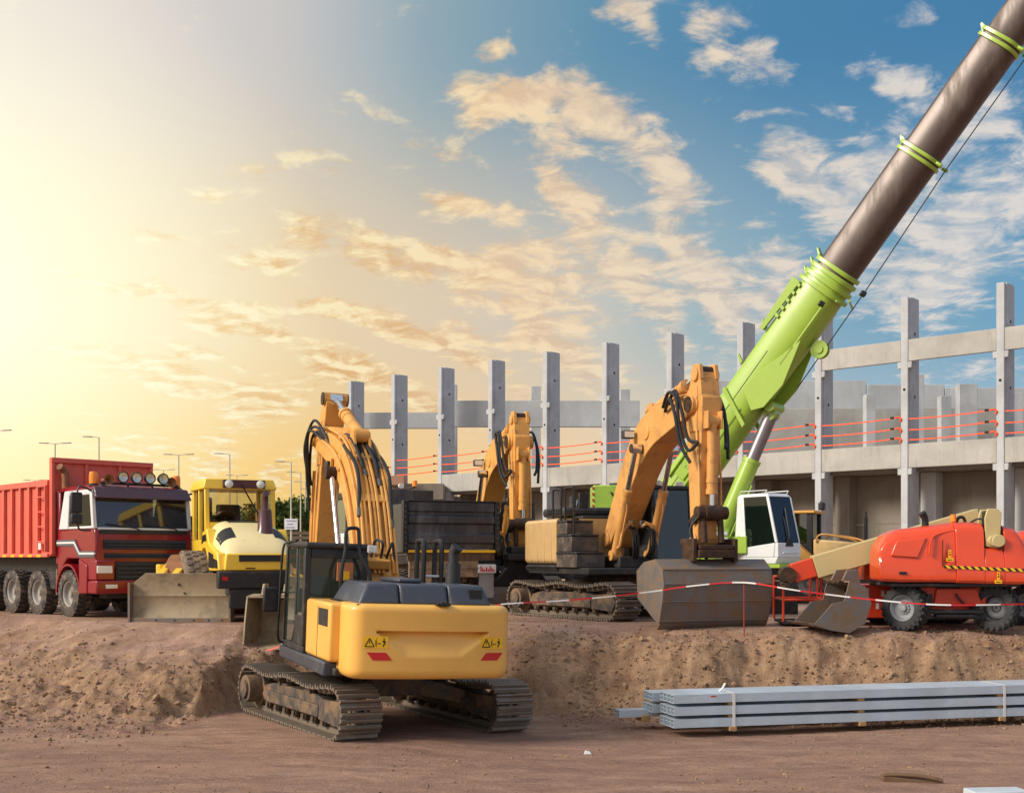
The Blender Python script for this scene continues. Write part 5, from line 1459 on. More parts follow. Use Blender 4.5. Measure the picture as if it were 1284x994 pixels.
    # front frame and drum, turned away behind the cab
    g = G(); g.box(-2.9,-1.0,-1.0,-.88,.5,.95); g.box(-2.9,-1.0,.88,1.0,.5,.95); g.box(-1.3,-1.0,-.87,.87,.5,1.0); g.box(-3.0,-2.9,-1.0,1.0,.5,.95); g.build('drum_frame', m_ry, t, .03)
    g = G(); g.lathe([(.3,-.86),(.74,-.86),(.74,.86),(.3,.86)], (-2.15,0,.74),(0,1,0),40); g.build('drum', m_rust, t)
    return t
compactor()

# ================================================================== levelling blade with its rusty drum
m_blade = mat('blade_steel', (164,146,116), .55, metal=.15, dirt=(124,110,94), damt=.5, dscale=2.2, bump=.25, bscale=24)
def blade_unit():
    t = thing('levelling_blade', 'wide scraped dozer blade with cut top corners on the ground before the red truck', 'dozer blade', (-7.0,25.25,PLAT+.0), R(-2))
    # face towards the camera (-y)
    g = G(); W2 = 1.07
    prof = [(-.02,0.0),(.05,.12),(.10,.30),(.11,.5),(.08,.56),(.09,.62),(.06,.85),(.0,1.04)]
    rows = []
    for y, z in prof:
        ww = W2 if z < .80 else W2-(z-.80)*1.35
        rows.append([(-ww,y,z),(-ww*.5,y,z),(0,y,z),(ww*.5,y,z),(ww,y,z),(ww,y+.05,z),(-ww,y+.05,z)])
    g.loft(rows); bl = g.build('blade', m_blade, t, .008)
    g = G()
    for s in (-1,1): g.box(s*W2-.02,s*W2+.03,-.10,.20,.0,.84)
    g.box(-W2,W2,-.06,-.03,-.02,.10); g.build('blade_edge', m_bucket, t, .008)
    g = G()
    for x in (-.5,-.1,.3,.62,.9): g.cyl((x,-.065,.05),(x,-.061,.05),.022,n=8)
    g.build('bolt', m_dark, bl)
    g = G(); g.cbox((-.05,.055,.80),.035,.02,.06,ry=.5); g.cbox((.06,.075,.62),.03,.02,.03); g.build('scratch_mark', m_mark, bl)
    for x in (-.62,-.30):
        g = G(); g.hexa([(x,.2,.55),(x+.16,.2,.55),(x+.16,1.0,.7),(x,1.0,.7),(x+.03,.2,1.02),(x+.19,.2,1.02),(x+.16,1.0,1.28),(x,1.0,1.28)]); g.build('push_arm', m_ry, t, .02)
    g = G(); g.lathe([(.60,-.62),(.70,-.64),(.70,.30),(.60,.30)], (.12,1.15,.74),(1,0,0),44); g.lathe([(.60,-.62),(.58,-.40),(.1,-.38)], (.12,1.15,.74),(1,0,0),44); g.build('drum', m_rust, t)
    g = G(); g.cbox((-.72,1.0,.95),.12,.5,.55); g.build('drum_frame', m_ry, t, .03)
    return t
blade_unit()

# ================================================================== loose buckets
def loose_bucket(label, loc, yaw, wid, prof, inner, teeth, ears, m, roll=0):
    t = thing('excavator_bucket', label, 'bucket', loc, yaw); t.rotation_euler = (0, roll, yaw)
    bucket_shell(t, 'bucket_shell', prof, inner, wid, m, teeth)
    for s in (-1,1):
        g = G(); g.prism(ears, 'y', s*.22-.025, s*.22+.025); g.build('hinge_ear', m, t, .01)
    g = G()
    for q in ears[:2]: g.cyl((q[0]*.9+.02,-.25,q[1]*.98),(q[0]*.9+.02,.25,q[1]*.98),.045,n=12)
    g.build('hinge_pin', m_pin, t)
    return t
gz = ground_z(-4.62,23.5,False)
loose_bucket('small worn digging bucket standing on the bank beside the front excavator cab', (-4.62,23.5,gz-.02), R(-100), .95,
   [(.30,1.02),(-.05,1.06),(-.32,.92),(-.44,.62),(-.38,.30),(-.15,.08),(.25,.02)], [(.50,.10),(.42,.55)], 0, [(-.1,1.05),(.22,1.02),(.12,1.26),(-.08,1.26)], m_blade)
loose_bucket('dark digging bucket with pointed lip lying on the gravel under the beige boom', (6.15,22.9,PLAT-.05), R(192), .85,
   [(-.10,.98),(-.42,.88),(-.55,.55),(-.42,.18),(-.10,.0),(.25,.05),(.62,.16)], [(.24,.56),(.0,.60)], 0, [(-.05,.96),(-.46,.80),(-.40,1.20),(-.16,1.18)], m_bucket)

# ================================================================== green mobile crane
m_grn = mat('crane_green', (158,188,70), .35, dirt=(136,160,78), damt=.12, coat=.3, var=.04)
m_ten = mat('boom_brown_grey', (84,71,65), .35, metal=.25, dirt=(118,104,94), damt=.3, dscale=1.2, streak=True)
def crane():
    A0 = P(816,672,37.8); A1 = P(1050,345,34.4)
    base = Vector((A0.x+.4, A0.y+.2, PLAT))
    t = thing('mobile_crane', 'bright green mobile crane with a long raised telescopic boom and white cab', 'crane', base)
    u = (A1-A0); LB = u.length; u.normalize()
    hv = Vector((u.x,u.y,0)).normalized(); sv = hv.cross(Vector((0,0,1))).normalized(); wv = sv.cross(u).normalized()   # sv: towards the camera side, wv: up across
    if wv.z < 0: wv = -wv
    O = A0-base
    def pt(s, a, b): return O+u*s+sv*a+wv*b
    def section(hw, hh, n=9):
        """flat-topped, round-bottomed boom section"""
        pts = [(-hw*.86,hh),(hw*.86,hh),(hw,hh*.80)]
        for k in range(n+1):
            a = PI*k/n; pts.append((hw*math.cos(a), -hh*.12-(hh*.88)*math.sin(a)**.85 if 0<k<n else -hh*.12))
        pts.append((-hw,hh*.80)); return pts
    def tubex(g, s0, s1, hw, hh, m=0):
        sec = section(hw,hh); g.loft([[pt(s,a,b) for a,b in sec] for s in (s0,s1)], m)
    g = G(); tubex(g, -.9, LB, .545, .62); bm = g.build('boom_base', m_grn, t, .01, angle=40)
    # collars at the head of the base section
    g = G()
    for k, s in enumerate((LB-.62,LB-.38,LB-.14,LB+.06)): tubex(g, s, s+.13, .64-.025*k, .73-.025*k)
    g.build('boom_collar', m_grn, bm, .015, angle=40)
    # upper lugs and ladder-like guide on the back of the boom head
    for s in (LB-.5,LB-.2,LB+.12):
        g = G(); g.hexa([pt(s,-.12,.78),pt(s+.10,-.12,.78),pt(s+.10,.12,.78),pt(s,.12,.78),pt(s+.16,-.10,.98),pt(s+.22,-.10,.98),pt(s+.22,.10,.98),pt(s+.16,.10,.98)]); g.build('boom_lug', m_grn, bm, .01)
    g = G()
    for k in range(5): g.hexa([pt(LB-1.9+.26*k,.56,.50),pt(LB-1.80+.26*k,.56,.50),pt(LB-1.80+.26*k,.60,.50),pt(LB-1.9+.26*k,.60,.50),pt(LB-1.84+.26*k,.55,.80),pt(LB-1.74+.26*k,.55,.80),pt(LB-1.74+.26*k,.59,.80),pt(LB-1.84+.26*k,.59,.80)])
    g.hexa([pt(LB-2.4,.50,.66),pt(LB-.7,.50,.58),pt(LB-.7,.60,.58),pt(LB-2.4,.60,.66),pt(LB-2.4,.50,.80),pt(LB-.7,.50,.86),pt(LB-.7,.60,.86),pt(LB-2.4,.60,.80)])
    g.build('guide_rail', m_grn, bm, .008)
    for s in (LB-2.4,LB-3.6,LB-5.2):
        g = G(); g.hexa([pt(s,.4,.66),pt(s+.12,.4,.66),pt(s+.12,.5,.66),pt(s,.5,.66),pt(s+.18,.4,.92),pt(s+.24,.4,.92),pt(s+.24,.5,.92),pt(s+.18,.5,.92)]); g.build('boom_lug', m_grn, bm, .01)
    # side stiffener and cylinder bracket
    g = G()
    for sgn in (-1,1):
        a0, a1 = sgn*.553, sgn*.60
        sh = [(LB-4.45,-.52),(LB-4.15,-.78),(LB-3.3,-.86),(LB-2.0,-.50),(LB-2.6,-.30),(LB-3.4,-.0),(LB-4.1,.1)]
        vs_ = [pt(s,a0,b) for s,b in sh]+[pt(s,a1,b) for s,b in sh]; n = len(sh)
        g.add(vs_, [tuple(range(n-1,-1,-1)), tuple(range(n,2*n))]+[(i,(i+1)%n,n+(i+1)%n,n+i) for i in range(n)])
        g.hexa([pt(LB-5.0,a0,-.62),pt(LB-4.86,a0,-.62),pt(LB-4.86,a1*1.05,-.62),pt(LB-5.0,a1*1.05,-.62),pt(LB-4.5,a0,.62),pt(LB-4.36,a0,.62),pt(LB-4.36,a1*1.05,.62),pt(LB-4.5,a1*1.05,.62)])
        g.hexa([pt(LB-2.9,a0,-.45),pt(LB-.9,a0,-.45),pt(LB-.9,a1,-.45),pt(LB-2.9,a1,-.45),pt(LB-2.9,a0,-.39),pt(LB-.9,a0,-.39),pt(LB-.9,a1,-.39),pt(LB-2.9,a1,-.39)])
    g.build('boom_bracket', m_grn, bm, .012)
    g = G()
    for q in (.0,.42): g.hexa([pt(2.2+q,.548,-.05),pt(2.55+q,.548,-.05),pt(2.55+q,.62,-.05),pt(2.2+q,.62,-.05),pt(2.2+q,.548,.32),pt(2.55+q,.548,.32),pt(2.55+q,.62,.32),pt(2.2+q,.62,.32)])
    g.hexa([pt(2.0,.548,-.22),pt(3.2,.548,-.22),pt(3.2,.66,-.22),pt(2.0,.66,-.22),pt(2.0,.548,-.14),pt(3.2,.548,-.14),pt(3.2,.66,-.14),pt(2.0,.66,-.14)])
    g.hexa([pt(2.0,.548,.40),pt(3.2,.548,.40),pt(3.2,.62,.40),pt(2.0,.62,.40),pt(2.0,.548,.46),pt(3.2,.548,.46),pt(3.2,.62,.46),pt(2.0,.62,.46)])
    g.build('side_box', m_grn, bm, .01)
    g = G(); g.cyl(pt(LB-.55,.62,-.75),pt(LB-.55,.95,-.82),.035,n=8); g.cyl(pt(LB-.55,-.62,-.75),pt(LB-.35,.9,-1.12),.035,n=8); g.build('lamp_stay', m_grn, bm)
    for q in (pt(LB-.85,.80,-.45),pt(LB+.0,.70,-1.25)):
        g = G(); g.cbox(q,.16,.16,.14,ry=.5); g.build('boom_lamp', m_black, bm, .02)
    g = G()
    for b_ in (.18,-.20): g.tube([pt(.6,.548,b_),pt(LB-4.6 if b_ < 0 else LB-2.8,.548,b_)], .009, 6)
    g.build('seam_line', m_dark, bm)
    # telescoped sections
    S1 = LB+ (P(1160,190,34.4)-P(1056,345,34.4)).length*1.02
    def s_at(px):      # arc length where the axis projects to a pixel column
        lo, hi = 0, 40
        for _ in range(60):
            m_ = (lo+hi)/2; q = A0+u*m_
            if CX+FPX*q.x/q.y < px: lo = m_
            else: hi = m_
        return lo
    S1, S2 = s_at(1160), s_at(1262)
    S3 = S2+6.0
    prev = LB
    hw, hh = .49, .55
    for k, se in enumerate((S1, S2, S3)):
        g = G(); tubex(g, prev-.6, se, hw, hh); sec = g.build('telescopic_section', m_ten, t, .01, angle=40)
        g = G()
        for q in (.0,.16): tubex(g, se-.30+q, se-.20+q, hw+.055, hh+.06)
        g.hexa([pt(se-.26,-.14,hh),pt(se-.0,-.14,hh),pt(se-.0,.14,hh),pt(se-.26,.14,hh),pt(se-.0,-.1,hh+.32),pt(se+.06,-.1,hh+.32),pt(se+.06,.1,hh+.32),pt(se-.0,.1,hh+.32)])
        g.cyl(pt(se-.1,.3,-hh-.02),pt(se-.1,.3,-hh-.2),.05,n=8); g.cyl(pt(se-.1,-.3,-hh-.02),pt(se-.1,-.3,-hh-.2),.05,n=8)
        g.build('boom_collar', m_grn, sec, .012, angle=40)
        g = G(); g.cyl(pt(lerp(prev,se,.55),hw*.6,hh+.001),pt(lerp(prev,se,.55),hw*.6,hh+.02),.05,n=10); g.build('locking_plug', m_black, sec)
        prev = se; hw -= .03; hh -= .035
    # hoist rope and its guide sheave
    g = G(); g.tube([pt(LB-3.2,.0,-1.05),pt(LB+.2,0,-.98),pt(S1-.1,0,-.80),pt(S2,0,-.76),pt(S3,0,-.70)], .016, 6); g.build('hoist_rope', m_dark, t)
    g = G(); c = pt(LB-1.95,.0,-.92); g.cyl(c-sv*.10,c-sv*.05,.26,n=24); g.cyl(c+sv*.05,c+sv*.10,.26,n=24); g.cyl(c+sv*.10,c+sv*.14,.12,n=18); sh = g.build('rope_sheave', m_grn, t)
    g = G(); g.cyl(c-sv*.049,c+sv*.049,.22,n=24); g.build('sheave_groove', m_black, sh)
    # luffing cylinder
    top = pt(LB-4.05,0,-.82); bot = P(888,706,35.9)-base
    d = (top-bot).normalized(); L2 = (top-bot).length
    g = G(); g.cyl(bot, bot+d*L2*.665, .26, n=28); g.cyl(bot+d*L2*.645, bot+d*L2*.668, .28, n=28); g.tube([bot+d*.8-sv*.0+hv*.34, bot+d*L2*.5+hv*.34], .03, 6); lc = g.build('luffing_cylinder', m_grn, t)
    g = G(); g.cyl(bot+d*L2*.66, top-d*.15, .20, n=24); g.build('piston_rod', mat('dark_chrome',(138,130,132),.38,metal=.7), lc)
    g = G(); g.cyl(top-sv*.42, top+sv*.42, .16, n=18); g.cyl(top-d*.22-sv*.2, top-d*.22+sv*.2, .2, n=18); g.build('cylinder_head', m_grn, lc)
    # slewing superstructure
    MB = Matrix.Translation((0,0,0)) @ Matrix.Rotation(math.atan2(hv.y,hv.x),4,'Z')
    def loc(x, y, z): return MB @ Vector((x,y,z))
    g = G()
    for s in (-.75,.67):
        poly = [(-1.4,1.5),(3.6,1.5),(3.9,1.85),(2.6,2.2),(1.0,2.9),(.2,3.1),(-.5,2.9),(-1.4,2.4)]
        g.prism(poly, 'y', s, s+.08, 0, MB)
    g.box(-1.6,3.4,-1.0,1.0,1.30,1.50,0,MB); g.box(1.6,3.4,-1.3,-1.02,1.5,2.0,0,MB)
    g.build('slewing_frame', m_grn, t, .015)
    g = G(); g.box(-.1,.9,-1.45,-.85,1.3,2.35,0,MB); st = g.build('access_cover', m_grn, t, .02)
    # louvred steps beside the wide bucket
    q0 = P(903,683,35.2)-base
    g = G(); g.cbox(q0,.50,.10,.95); sp_ = g.build('step_panel', m_grn, t, .015)
    g = G()
    for k in range(5): g.cbox(q0+Vector((0,-.065,.34-.17*k)),.40,.03,.10)
    g.build('tread', m_white, sp_)
    # counterweight and winch at the tail, seen left of the tan excavator
    q1 = P(758,626,40.5)-base
    g = G(); g.cbox(q1+Vector((0,0,-.05)),.88,1.6,.98); g.cbox(q1+Vector((0,0,-1.05)),.84,1.7,.96); cw_ = g.build('counterweight', m_grn, t, .05, 3)
    g = G(); g.tube([q1+Vector((.15,-.82,.2)),q1+Vector((.32,-.86,-.1)),q1+Vector((.28,-.86,-.4))],.03,6,smooth=4); g.cbox(q1+Vector((.25,-.83,-.55)),.08,.06,.2); g.build('cable', m_black, cw_)
    g = G()
    for k in range(5): g.cbox(q1+Vector((-.45,-.78,.34-.2*k)),.03,.1,.10)
    g.build('hazard_stripe', m_red, cw_)
    g = G(); g.box(-4.2,-1.5,-.7,.7,1.35,1.8,0,MB); g.build('tail_frame', m_grn, t, .02)
    # crane cab
    CB = Matrix.Translation(P(966,700,35.0)-base+Vector((-.05,0,-1.35))) @ Matrix.Rotation(R(-56),4,'Z')
    def Q(x, y, z): return CB @ Vector((x,y,z))
    g = G()
    def cabx(v): return [Q(*p) for p in v]
    z0, z1 = 1.20, 3.12+.08
    g.hexa(cabx([(-.95,-.48,z0),(.72,-.48,z0),(.72,.48,z0),(-.95,.48,z0),(-.95,-.48,z0+.18),(.80,-.48,z0+.18),(.80,.48,z0+.18),(-.95,.48,z0+.18)]))
    g.hexa(cabx([(.66,-.47,z0+.183),(.82,-.47,z0+.183),(.82,.47,z0+.183),(.66,.47,z0+.183),(.70,-.47,z0+.60),(.80,-.47,z0+.60),(.80,.47,z0+.60),(.70,.47,z0+.60)]))
    for s in (-1,1):
        y0, y1 = sorted((s*.48, s*.42))
        g.hexa(cabx([(-.95,y0,z0+.183),(-.42,y0,z0+.183),(-.42,y1,z0+.183),(-.95,y1,z0+.183),(-.80,y0,z1-.06),(-.55,y0,z1-.06),(-.55,y1,z1-.06),(-.80,y1,z1-.06)]))
        g.hexa(cabx([(-.419,y0,z0+.183),(.65,y0,z0+.183),(.65,y1,z0+.183),(-.419,y1,z0+.183),(-.419,y0,z0+.48),(.69,y0,z0+.60),(.69,y1,z0+.60),(-.419,y1,z0+.48)]))
        g.hexa(cabx([(.69,y0,z0+.60),(.79,y0,z0+.60),(.79,y1,z0+.60),(.69,y1,z0+.60),(.34,y0,z1-.06),(.44,y0,z1-.06),(.44,y1,z1-.06),(.34,y1,z1-.06)]))
    g.hexa(cabx([(-.84,-.47,z1-.06),(.44,-.47,z1-.06),(.44,.47,z1-.06),(-.84,.47,z1-.06),(-.76,-.40,z1+.04),(.34,-.40,z1+.04),(.34,.40,z1+.04),(-.76,.40,z1+.04)]))
    g.hexa(cabx([(-.95,-.415,z0+.185),(-.88,-.415,z0+.185),(-.88,.415,z0+.185),(-.95,.415,z0+.185),(-.80,-.415,z1-.065),(-.74,-.415,z1-.065),(-.74,.415,z1-.065),(-.80,.415,z1-.065)]))
    cb = g.build('cab', m_white, t, .02)
    mgd = glassmat('crane_glass', (110,140,130), .9, film=(70,96,84), famt=.08)
    mgf = glassmat('crane_windscreen', (120,158,166), .85, refl=1.0)
    g = G(); g.hexa(cabx([(.765,-.41,z0+.61),(.785,-.41,z0+.61),(.785,.41,z0+.61),(.765,.41,z0+.61),(.41,-.41,z1-.065),(.43,-.41,z1-.065),(.43,.41,z1-.065),(.41,.41,z1-.065)])); ws = g.build('windscreen', mgf, cb, smooth=False)
    for s in (-1,1):
        y0, y1 = sorted((s*.465, s*.45))
        g = G(); g.hexa(cabx([(-.43,y0,z0+.49),(.68,y0,z0+.605),(.68,y1,z0+.605),(-.43,y1,z0+.49),(-.56,y0,z1-.065),(.33,y0,z1-.065),(.33,y1,z1-.065),(-.56,y1,z1-.065)])); g.build('side_window', mgd, cb, smooth=False)
    g = G(); g.tube([Q(.80,0,z0+.55),Q(.80,.02,z0+.8),Q(.66,.05,z0+1.3),Q(.54,.10,z1-.4)],.022,6); g.tube([Q(.80,.0,z0+.55),Q(.76,-.05,z0+.8),Q(.60,-.02,z0+1.35)],.016,6); g.hexa(cabx([(.80,-.16,z0+.50),(.83,-.16,z0+.50),(.83,.16,z0+.50),(.80,.16,z0+.50),(.79,-.08,z0+.72),(.81,-.08,z0+.72),(.81,.08,z0+.72),(.79,.08,z0+.72)])); g.build('wiper', m_black, ws)
    g = G(); g.hexa(cabx([(-.5,-.22,z0+.5),(-.1,-.22,z0+.5),(-.1,.22,z0+.5),(-.5,.22,z0+.5),(-.5,-.22,z0+.65),(-.1,-.22,z0+.65),(-.1,.22,z0+.65),(-.5,.22,z0+.65)])); g.hexa(cabx([(-.62,-.22,z0+.6),(-.5,-.22,z0+.6),(-.5,.22,z0+.6),(-.62,.22,z0+.6),(-.66,-.2,z0+1.4),(-.56,-.2,z0+1.4),(-.56,.2,z0+1.4),(-.66,.2,z0+1.4)])); g.build('seat', m_seat, cb, .03)
    g = G()
    for s in (-1,1): g.tube([Q(.30,s*.44,z1+.05),Q(.36,s*.44,z1+.12),Q(-.7,s*.44,z1+.12),Q(-.76,s*.44,z1+.03)],.015,6)
    g.tube([Q(.83,.30,z0+.3),Q(.86,.30,z0+.32),Q(.86,-.30,z0+.32),Q(.83,-.30,z0+.3)],.015,6); g.build('handrail', m_white, cb)
    g = G(); g.hexa(cabx([(-.95,-.5,z0-.12),(.9,-.5,z0-.12),(.9,.5,z0-.12),(-.95,.5,z0-.12),(-.95,-.5,z0-.01),(.9,-.5,z0-.01),(.9,.5,z0-.01),(-.95,.5,z0-.01)])); g.build('cab_platform', m_grn, t, .01)
    g = G(); q = Q(-1.02,.35,2.5); g.cbox(q,.1,.16,.34); g.build('tail_lamp', m_red, t, .03)
    # carrier with its wheels (mostly hidden)
    CM = R(-8)
    g = G(); g.box(-5,6.4,-1.3,1.3,.72,1.22); g.box(5.0,6.9,-1.25,1.25,.5,1.0); g.build('carrier', m_dark, t, .03, rz=CM)
    cw_m = wheel_meshes(.60, .40, .33, 'block', nb=20)
    for x in (-4.0,-2.4,1.0,2.6,4.4):
        for s in (-1,1):
            put_wheel(t, cw_m, (math.cos(CM)*x-math.sin(CM)*s*1.1, math.sin(CM)*x+math.cos(CM)*s*1.1, .60), CM, s > 0)
    return t
crane()

# ================================================================== yellow dozer behind the crane cab
m_dkg = glassmat('dozer_glass', (50,60,62), .5)
def dozer():
    t = thing('bulldozer', 'yellow dozer with a black cab, half hidden behind the white crane cab', 'bulldozer', (9.75,40.5,PLAT), R(-30))
    g = G()
    for x in (-.6,.38):
        for s in (-1,1): g.box(x,x+.2,s*.50-.06,s*.50+.06,1.5,2.85)
    g.box(-.6,.58,-.55,.55,1.2,1.85); fr = g.build('cab_frame', m_black, t, .02)
    g = G(); g.box(-.7,.68,-.62,.62,2.852,2.95); g.build('cab_roof', m_yelb, t, .03)
    for s in (-1,1):
        g = G(); g.box(-.39,.37,s*.50-.006,s*.50+.006,1.86,2.84); g.build('window_pane', m_dkg, fr)
    g = G(); g.box(.50,.512,-.43,.43,1.86,2.84); g.build('window_pane', m_dkg, fr)
    g = G(); g.prism([(.6,.9),(2.9,.9),(2.95,1.5),(2.2,1.85),(.6,2.0)], 'y', -.55, .55); g.build('hood', mat('dozer_cream',(226,190,130),.5,dirt=(170,140,100),damt=.3), t, .06, 3)
    for s in (-1,1):
        g = G(); g.hexa([(.2,s*.85-.2,1.1),(1.0,s*.85-.2,1.1),(1.0,s*.85+.2,1.1),(.2,s*.85+.2,1.1),(-.4,s*.85-.2,1.95),(.1,s*.85-.2,1.95),(.1,s*.85+.2,1.95),(-.4,s*.85+.2,1.95)]); g.build('fender', m_yelb, t, .03)
        g = G(); g.tube([(.7,s*.6,1.9),(.9,s*.6,2.15),(1.8,s*.6,2.0),(2.2,s*.6,1.8)],.03,8,smooth=4); g.build('handrail', m_yelb, t)
        o = link(ME_TRACK, 'track', t, (.6,s*1.0,0)); link(ME_FRAME, 'track_frame', t, (.6,s*1.0,0), 0, .02)
    g = G(); g.cyl((2.2,0,1.6),(2.2,0,2.7),.06,n=14); g.cyl((2.2,0,2.7),(2.2,0,2.9),.035,n=10); g.build('exhaust_pipe', m_black, t)
    g = G(); g.tube([(.5,.5,2.98),(.55,.62,3.2),(.5,.72,3.3)],.02,6); a = g.build('mirror_arm', m_black, t)
    g = G(); g.cbox((.62,.45,3.12),.18,.34,.26); g.build('work_lamp', m_black, t, .04)
    g = G(); g.box(3.0,3.1,-1.2,1.2,.1,1.1); g.box(1.2,3.0,-1.35,-1.25,.4,.6); g.box(1.2,3.0,1.25,1.35,.4,.6); g.build('blade', m_yelb, t, .02)
    return t
dozer()

# ================================================================== orange boom lifts
m_or = mat('lift_orange', (222,72,28), .28, dirt=(190,74,44), damt=.1, coat=.5, var=.05)
m_orc = mat('lift_chassis', (214,66,34), .4, dirt=(140,72,52), damt=.2, var=.06)
m_bei = mat('lift_boom_beige', (196,176,124), .45, dirt=(160,140,100), damt=.14, var=.04)
LW_ = wheel_meshes(.43, .36, .25, 'lug', nb=22, mt=mat('lift_tyre',(52,52,53),.8,dirt=(96,90,84),damt=.25,dscale=5), mr=mat('lift_rim',(142,144,148),.5,dirt=(110,100,90),damt=.3))
def stripe_mat():
    m, w, bs, out = newmat('hazard_tape')
    tc = w.new('ShaderNodeTexCoord'); x, y, z = w.sep(tc.outputs['Object'])
    f = w.math('FRACT', w.math('MULTIPLY', w.math('ADD', x, w.math('MULTIPLY', z, 1.0)), 8.0))
    c = w.mix(w.math('GREATER_THAN', f, .5), lin((246,190,30)), lin((32,28,26)))
    w.put(bs.inputs['Base Color'], c); bs.inputs['Roughness'].default_value = .45; return m
m_haz = stripe_mat()
def boom_lift():
    t = thing('boom_lift', 'orange boom lift with long beige boom lowered to the left, its wheels fully in view', 'boom lift', (8.35,22.9,PLAT-.02), R(-4))
    # hood shell: rings along x (x to the right in the picture)
    def shell(spec, ya, yb):
        g = G(); rings = []
        for x, zb, zm, zt, rr in spec:
            pts = [(x,yb,zb),(x,ya+.02,zb),(x,ya-.03,zb+.05),(x,ya-.04,zm+.08),(x,ya+.0,zm+.20)]
            for k in range(7):
                a = PI/2*k/6; pts.append((x, ya+.05+rr*(1-math.cos(a))*1.2, zt-rr+rr*math.sin(a)))
            pts.append((x,yb,zt)); rings.append(pts)
        g.loft(rings); return g
    hood = shell([(-1.42,.99,1.12,1.44,.10),(-1.38,.95,1.10,1.62,.16),(-1.25,.94,1.10,1.82,.22),(-1.05,.93,1.10,1.92,.24),(-.4,.93,1.10,2.00,.24),(-.02,.925,1.10,2.05,.24)], -.55, .25).build('hood', m_or, t, .01, angle=28)
    for sp in ([(-.016,.915,1.12,2.05,.22),(.25,.91,1.12,2.06,.22),(.50,.90,1.12,2.04,.22)],[(.503,.90,1.12,1.58,.06),(.86,.895,1.12,1.54,.06)],[(.863,.895,1.12,2.0,.20),(1.1,.89,1.12,1.93,.20),(1.24,.90,1.12,1.72,.18),(1.32,.92,1.10,1.40,.10),(1.35,.96,1.10,1.24,.06)]):
        shell(sp, -.585, .25).build('hood', m_or, t, .01, angle=28)
    # top rib, scoop dents and hatch lines
    g = G(); g.tube([(-.52,-.60,1.45),(-.48,-.57,1.70),(-.35,-.50,1.82),(.0,-.47,1.90),(.50,-.47,1.90)],.022,8,smooth=5); g.build('hood_rib', m_or, hood)
    g = G(); g.hexa([(-1.22,-.575,1.42),(-.72,-.58,1.38),(-.72,-.4,1.38),(-1.22,-.4,1.42),(-1.10,-.535,1.70),(-.55,-.54,1.76),(-.55,-.4,1.76),(-1.10,-.4,1.70)]); g.build('hood_scoop', m_or, hood, .02)
    g = G(); g.box(-.27,-.262,-.598,-.56,1.24,1.72); g.build('hatch_line', m_black, hood)
    g = G(); g.hexa([(-.27,-.634,1.19),(1.33,-.640,1.12),(1.33,-.634,1.12),(-.27,-.628,1.19),(-.27,-.634,1.245),(1.33,-.640,1.175),(1.33,-.634,1.175),(-.27,-.628,1.245)]); g.build('hazard_tape', m_haz, t)
    for x, z in ((-.15,1.45),(.72,1.04)):
        g = G(); y = -.605 if z > 1.3 else -.640
        g.box(x-.065,x+.065,y-.022,y-.016,z-.13,z-.07); g.box(x-.025,x+.025,y-.022,y-.016,z-.06,z+.08); lb = g.build('warning_label', m_label, t)
        g = G(); g.box(x-.045,x+.045,y-.026,y-.023,z-.11,z-.095); g.box(x-.012,x+.012,y-.026,y-.023,z-.02,z+.01); g.box(x-.010,x+.010,y-.026,y-.023,z+.03,z+.055); g.build('pictogram', m_mark, lb)
    g = G(); g.cbox((-1.0,-.60,1.10),.14,.03,.05); g.build('latch', m_black, t, .01)
    g = G()
    for x in (-.62,-.42): g.hexa([(x,-.60,.97),(x+.16,-.60,.97),(x+.16,-.57,.97),(x,-.57,.97),(x,-.60,1.01),(x+.10,-.60,1.01),(x+.10,-.57,1.01),(x,-.57,1.01)])
    g.build('grip_recess', m_orc, hood)
    g = G(); g.tube([(-.46,-.1,1.85),(-.46,-.1,2.12),(-.53,-.12,2.24)],[.07,.065,.075],12,smooth=4); g.build('exhaust_pipe', m_black, t)
    g = G(); g.lathe([(.001,.16),(.05,.155),(.06,.02),(.001,0)], (.05,-.15,2.05),(0,0,1),14); g.build('beacon', m_amber, t)
    g = G(); g.tube([(.12,-.1,2.03),(.16,-.1,2.14),(.25,-.1,2.15),(.30,-.1,2.03)],.03,8,smooth=4); g.tube([(.35,-.2,2.05),(.48,-.3,2.12),(.58,-.38,2.05),(.54,-.5,1.85)],.02,6,smooth=4); g.build('hose', m_black, t)
    # other half of the turntable behind the boom
    shell([(-1.4,.95,1.1,1.35,.1),(-1.2,.93,1.1,1.65,.2),(-.2,.93,1.1,1.75,.2),(1.0,.93,1.1,1.75,.2),(1.3,.95,1.1,1.5,.1)], .85, 1.35).build('far_hood', m_or, t, .01, angle=28)
    g = G(); g.box(-1.2,1.2,-.45,1.3,.84,.91); g.cyl((0,.4,.72),(0,.4,.84),.5,n=28); g.build('turntable', m_dark, t, .02)
    # boom knuckle in the notch
    g = G()
    for y in (-.52,-.12): g.prism([(.54,1.60),(.74,1.56),(.80,1.70),(.83,2.22),(.76,2.30),(.57,2.30),(.52,2.12)], 'y', y, y+.05)
    g.cyl((.66,-.62,1.70),(.66,.0,1.70),.10,n=16); g.cyl((.74,-.64,1.70),(.74,-.52,1.70),.12,n=16); kn = g.build('boom_knuckle', m_bei, t, .012)
    g = G(); g.box(.57,.76,-.46,-.15,1.84,2.27); g.build('cylinder_cover', m_black, kn, .03)
    # long boom, from the knuckle down to the left
    a = Vector((.72,.50,2.12)); b = Vector((-2.42,.62,1.20)); d = (b-a).normalized(); up = Vector((0,1,0)).cross(d); up = -up if up.z < 0 else up
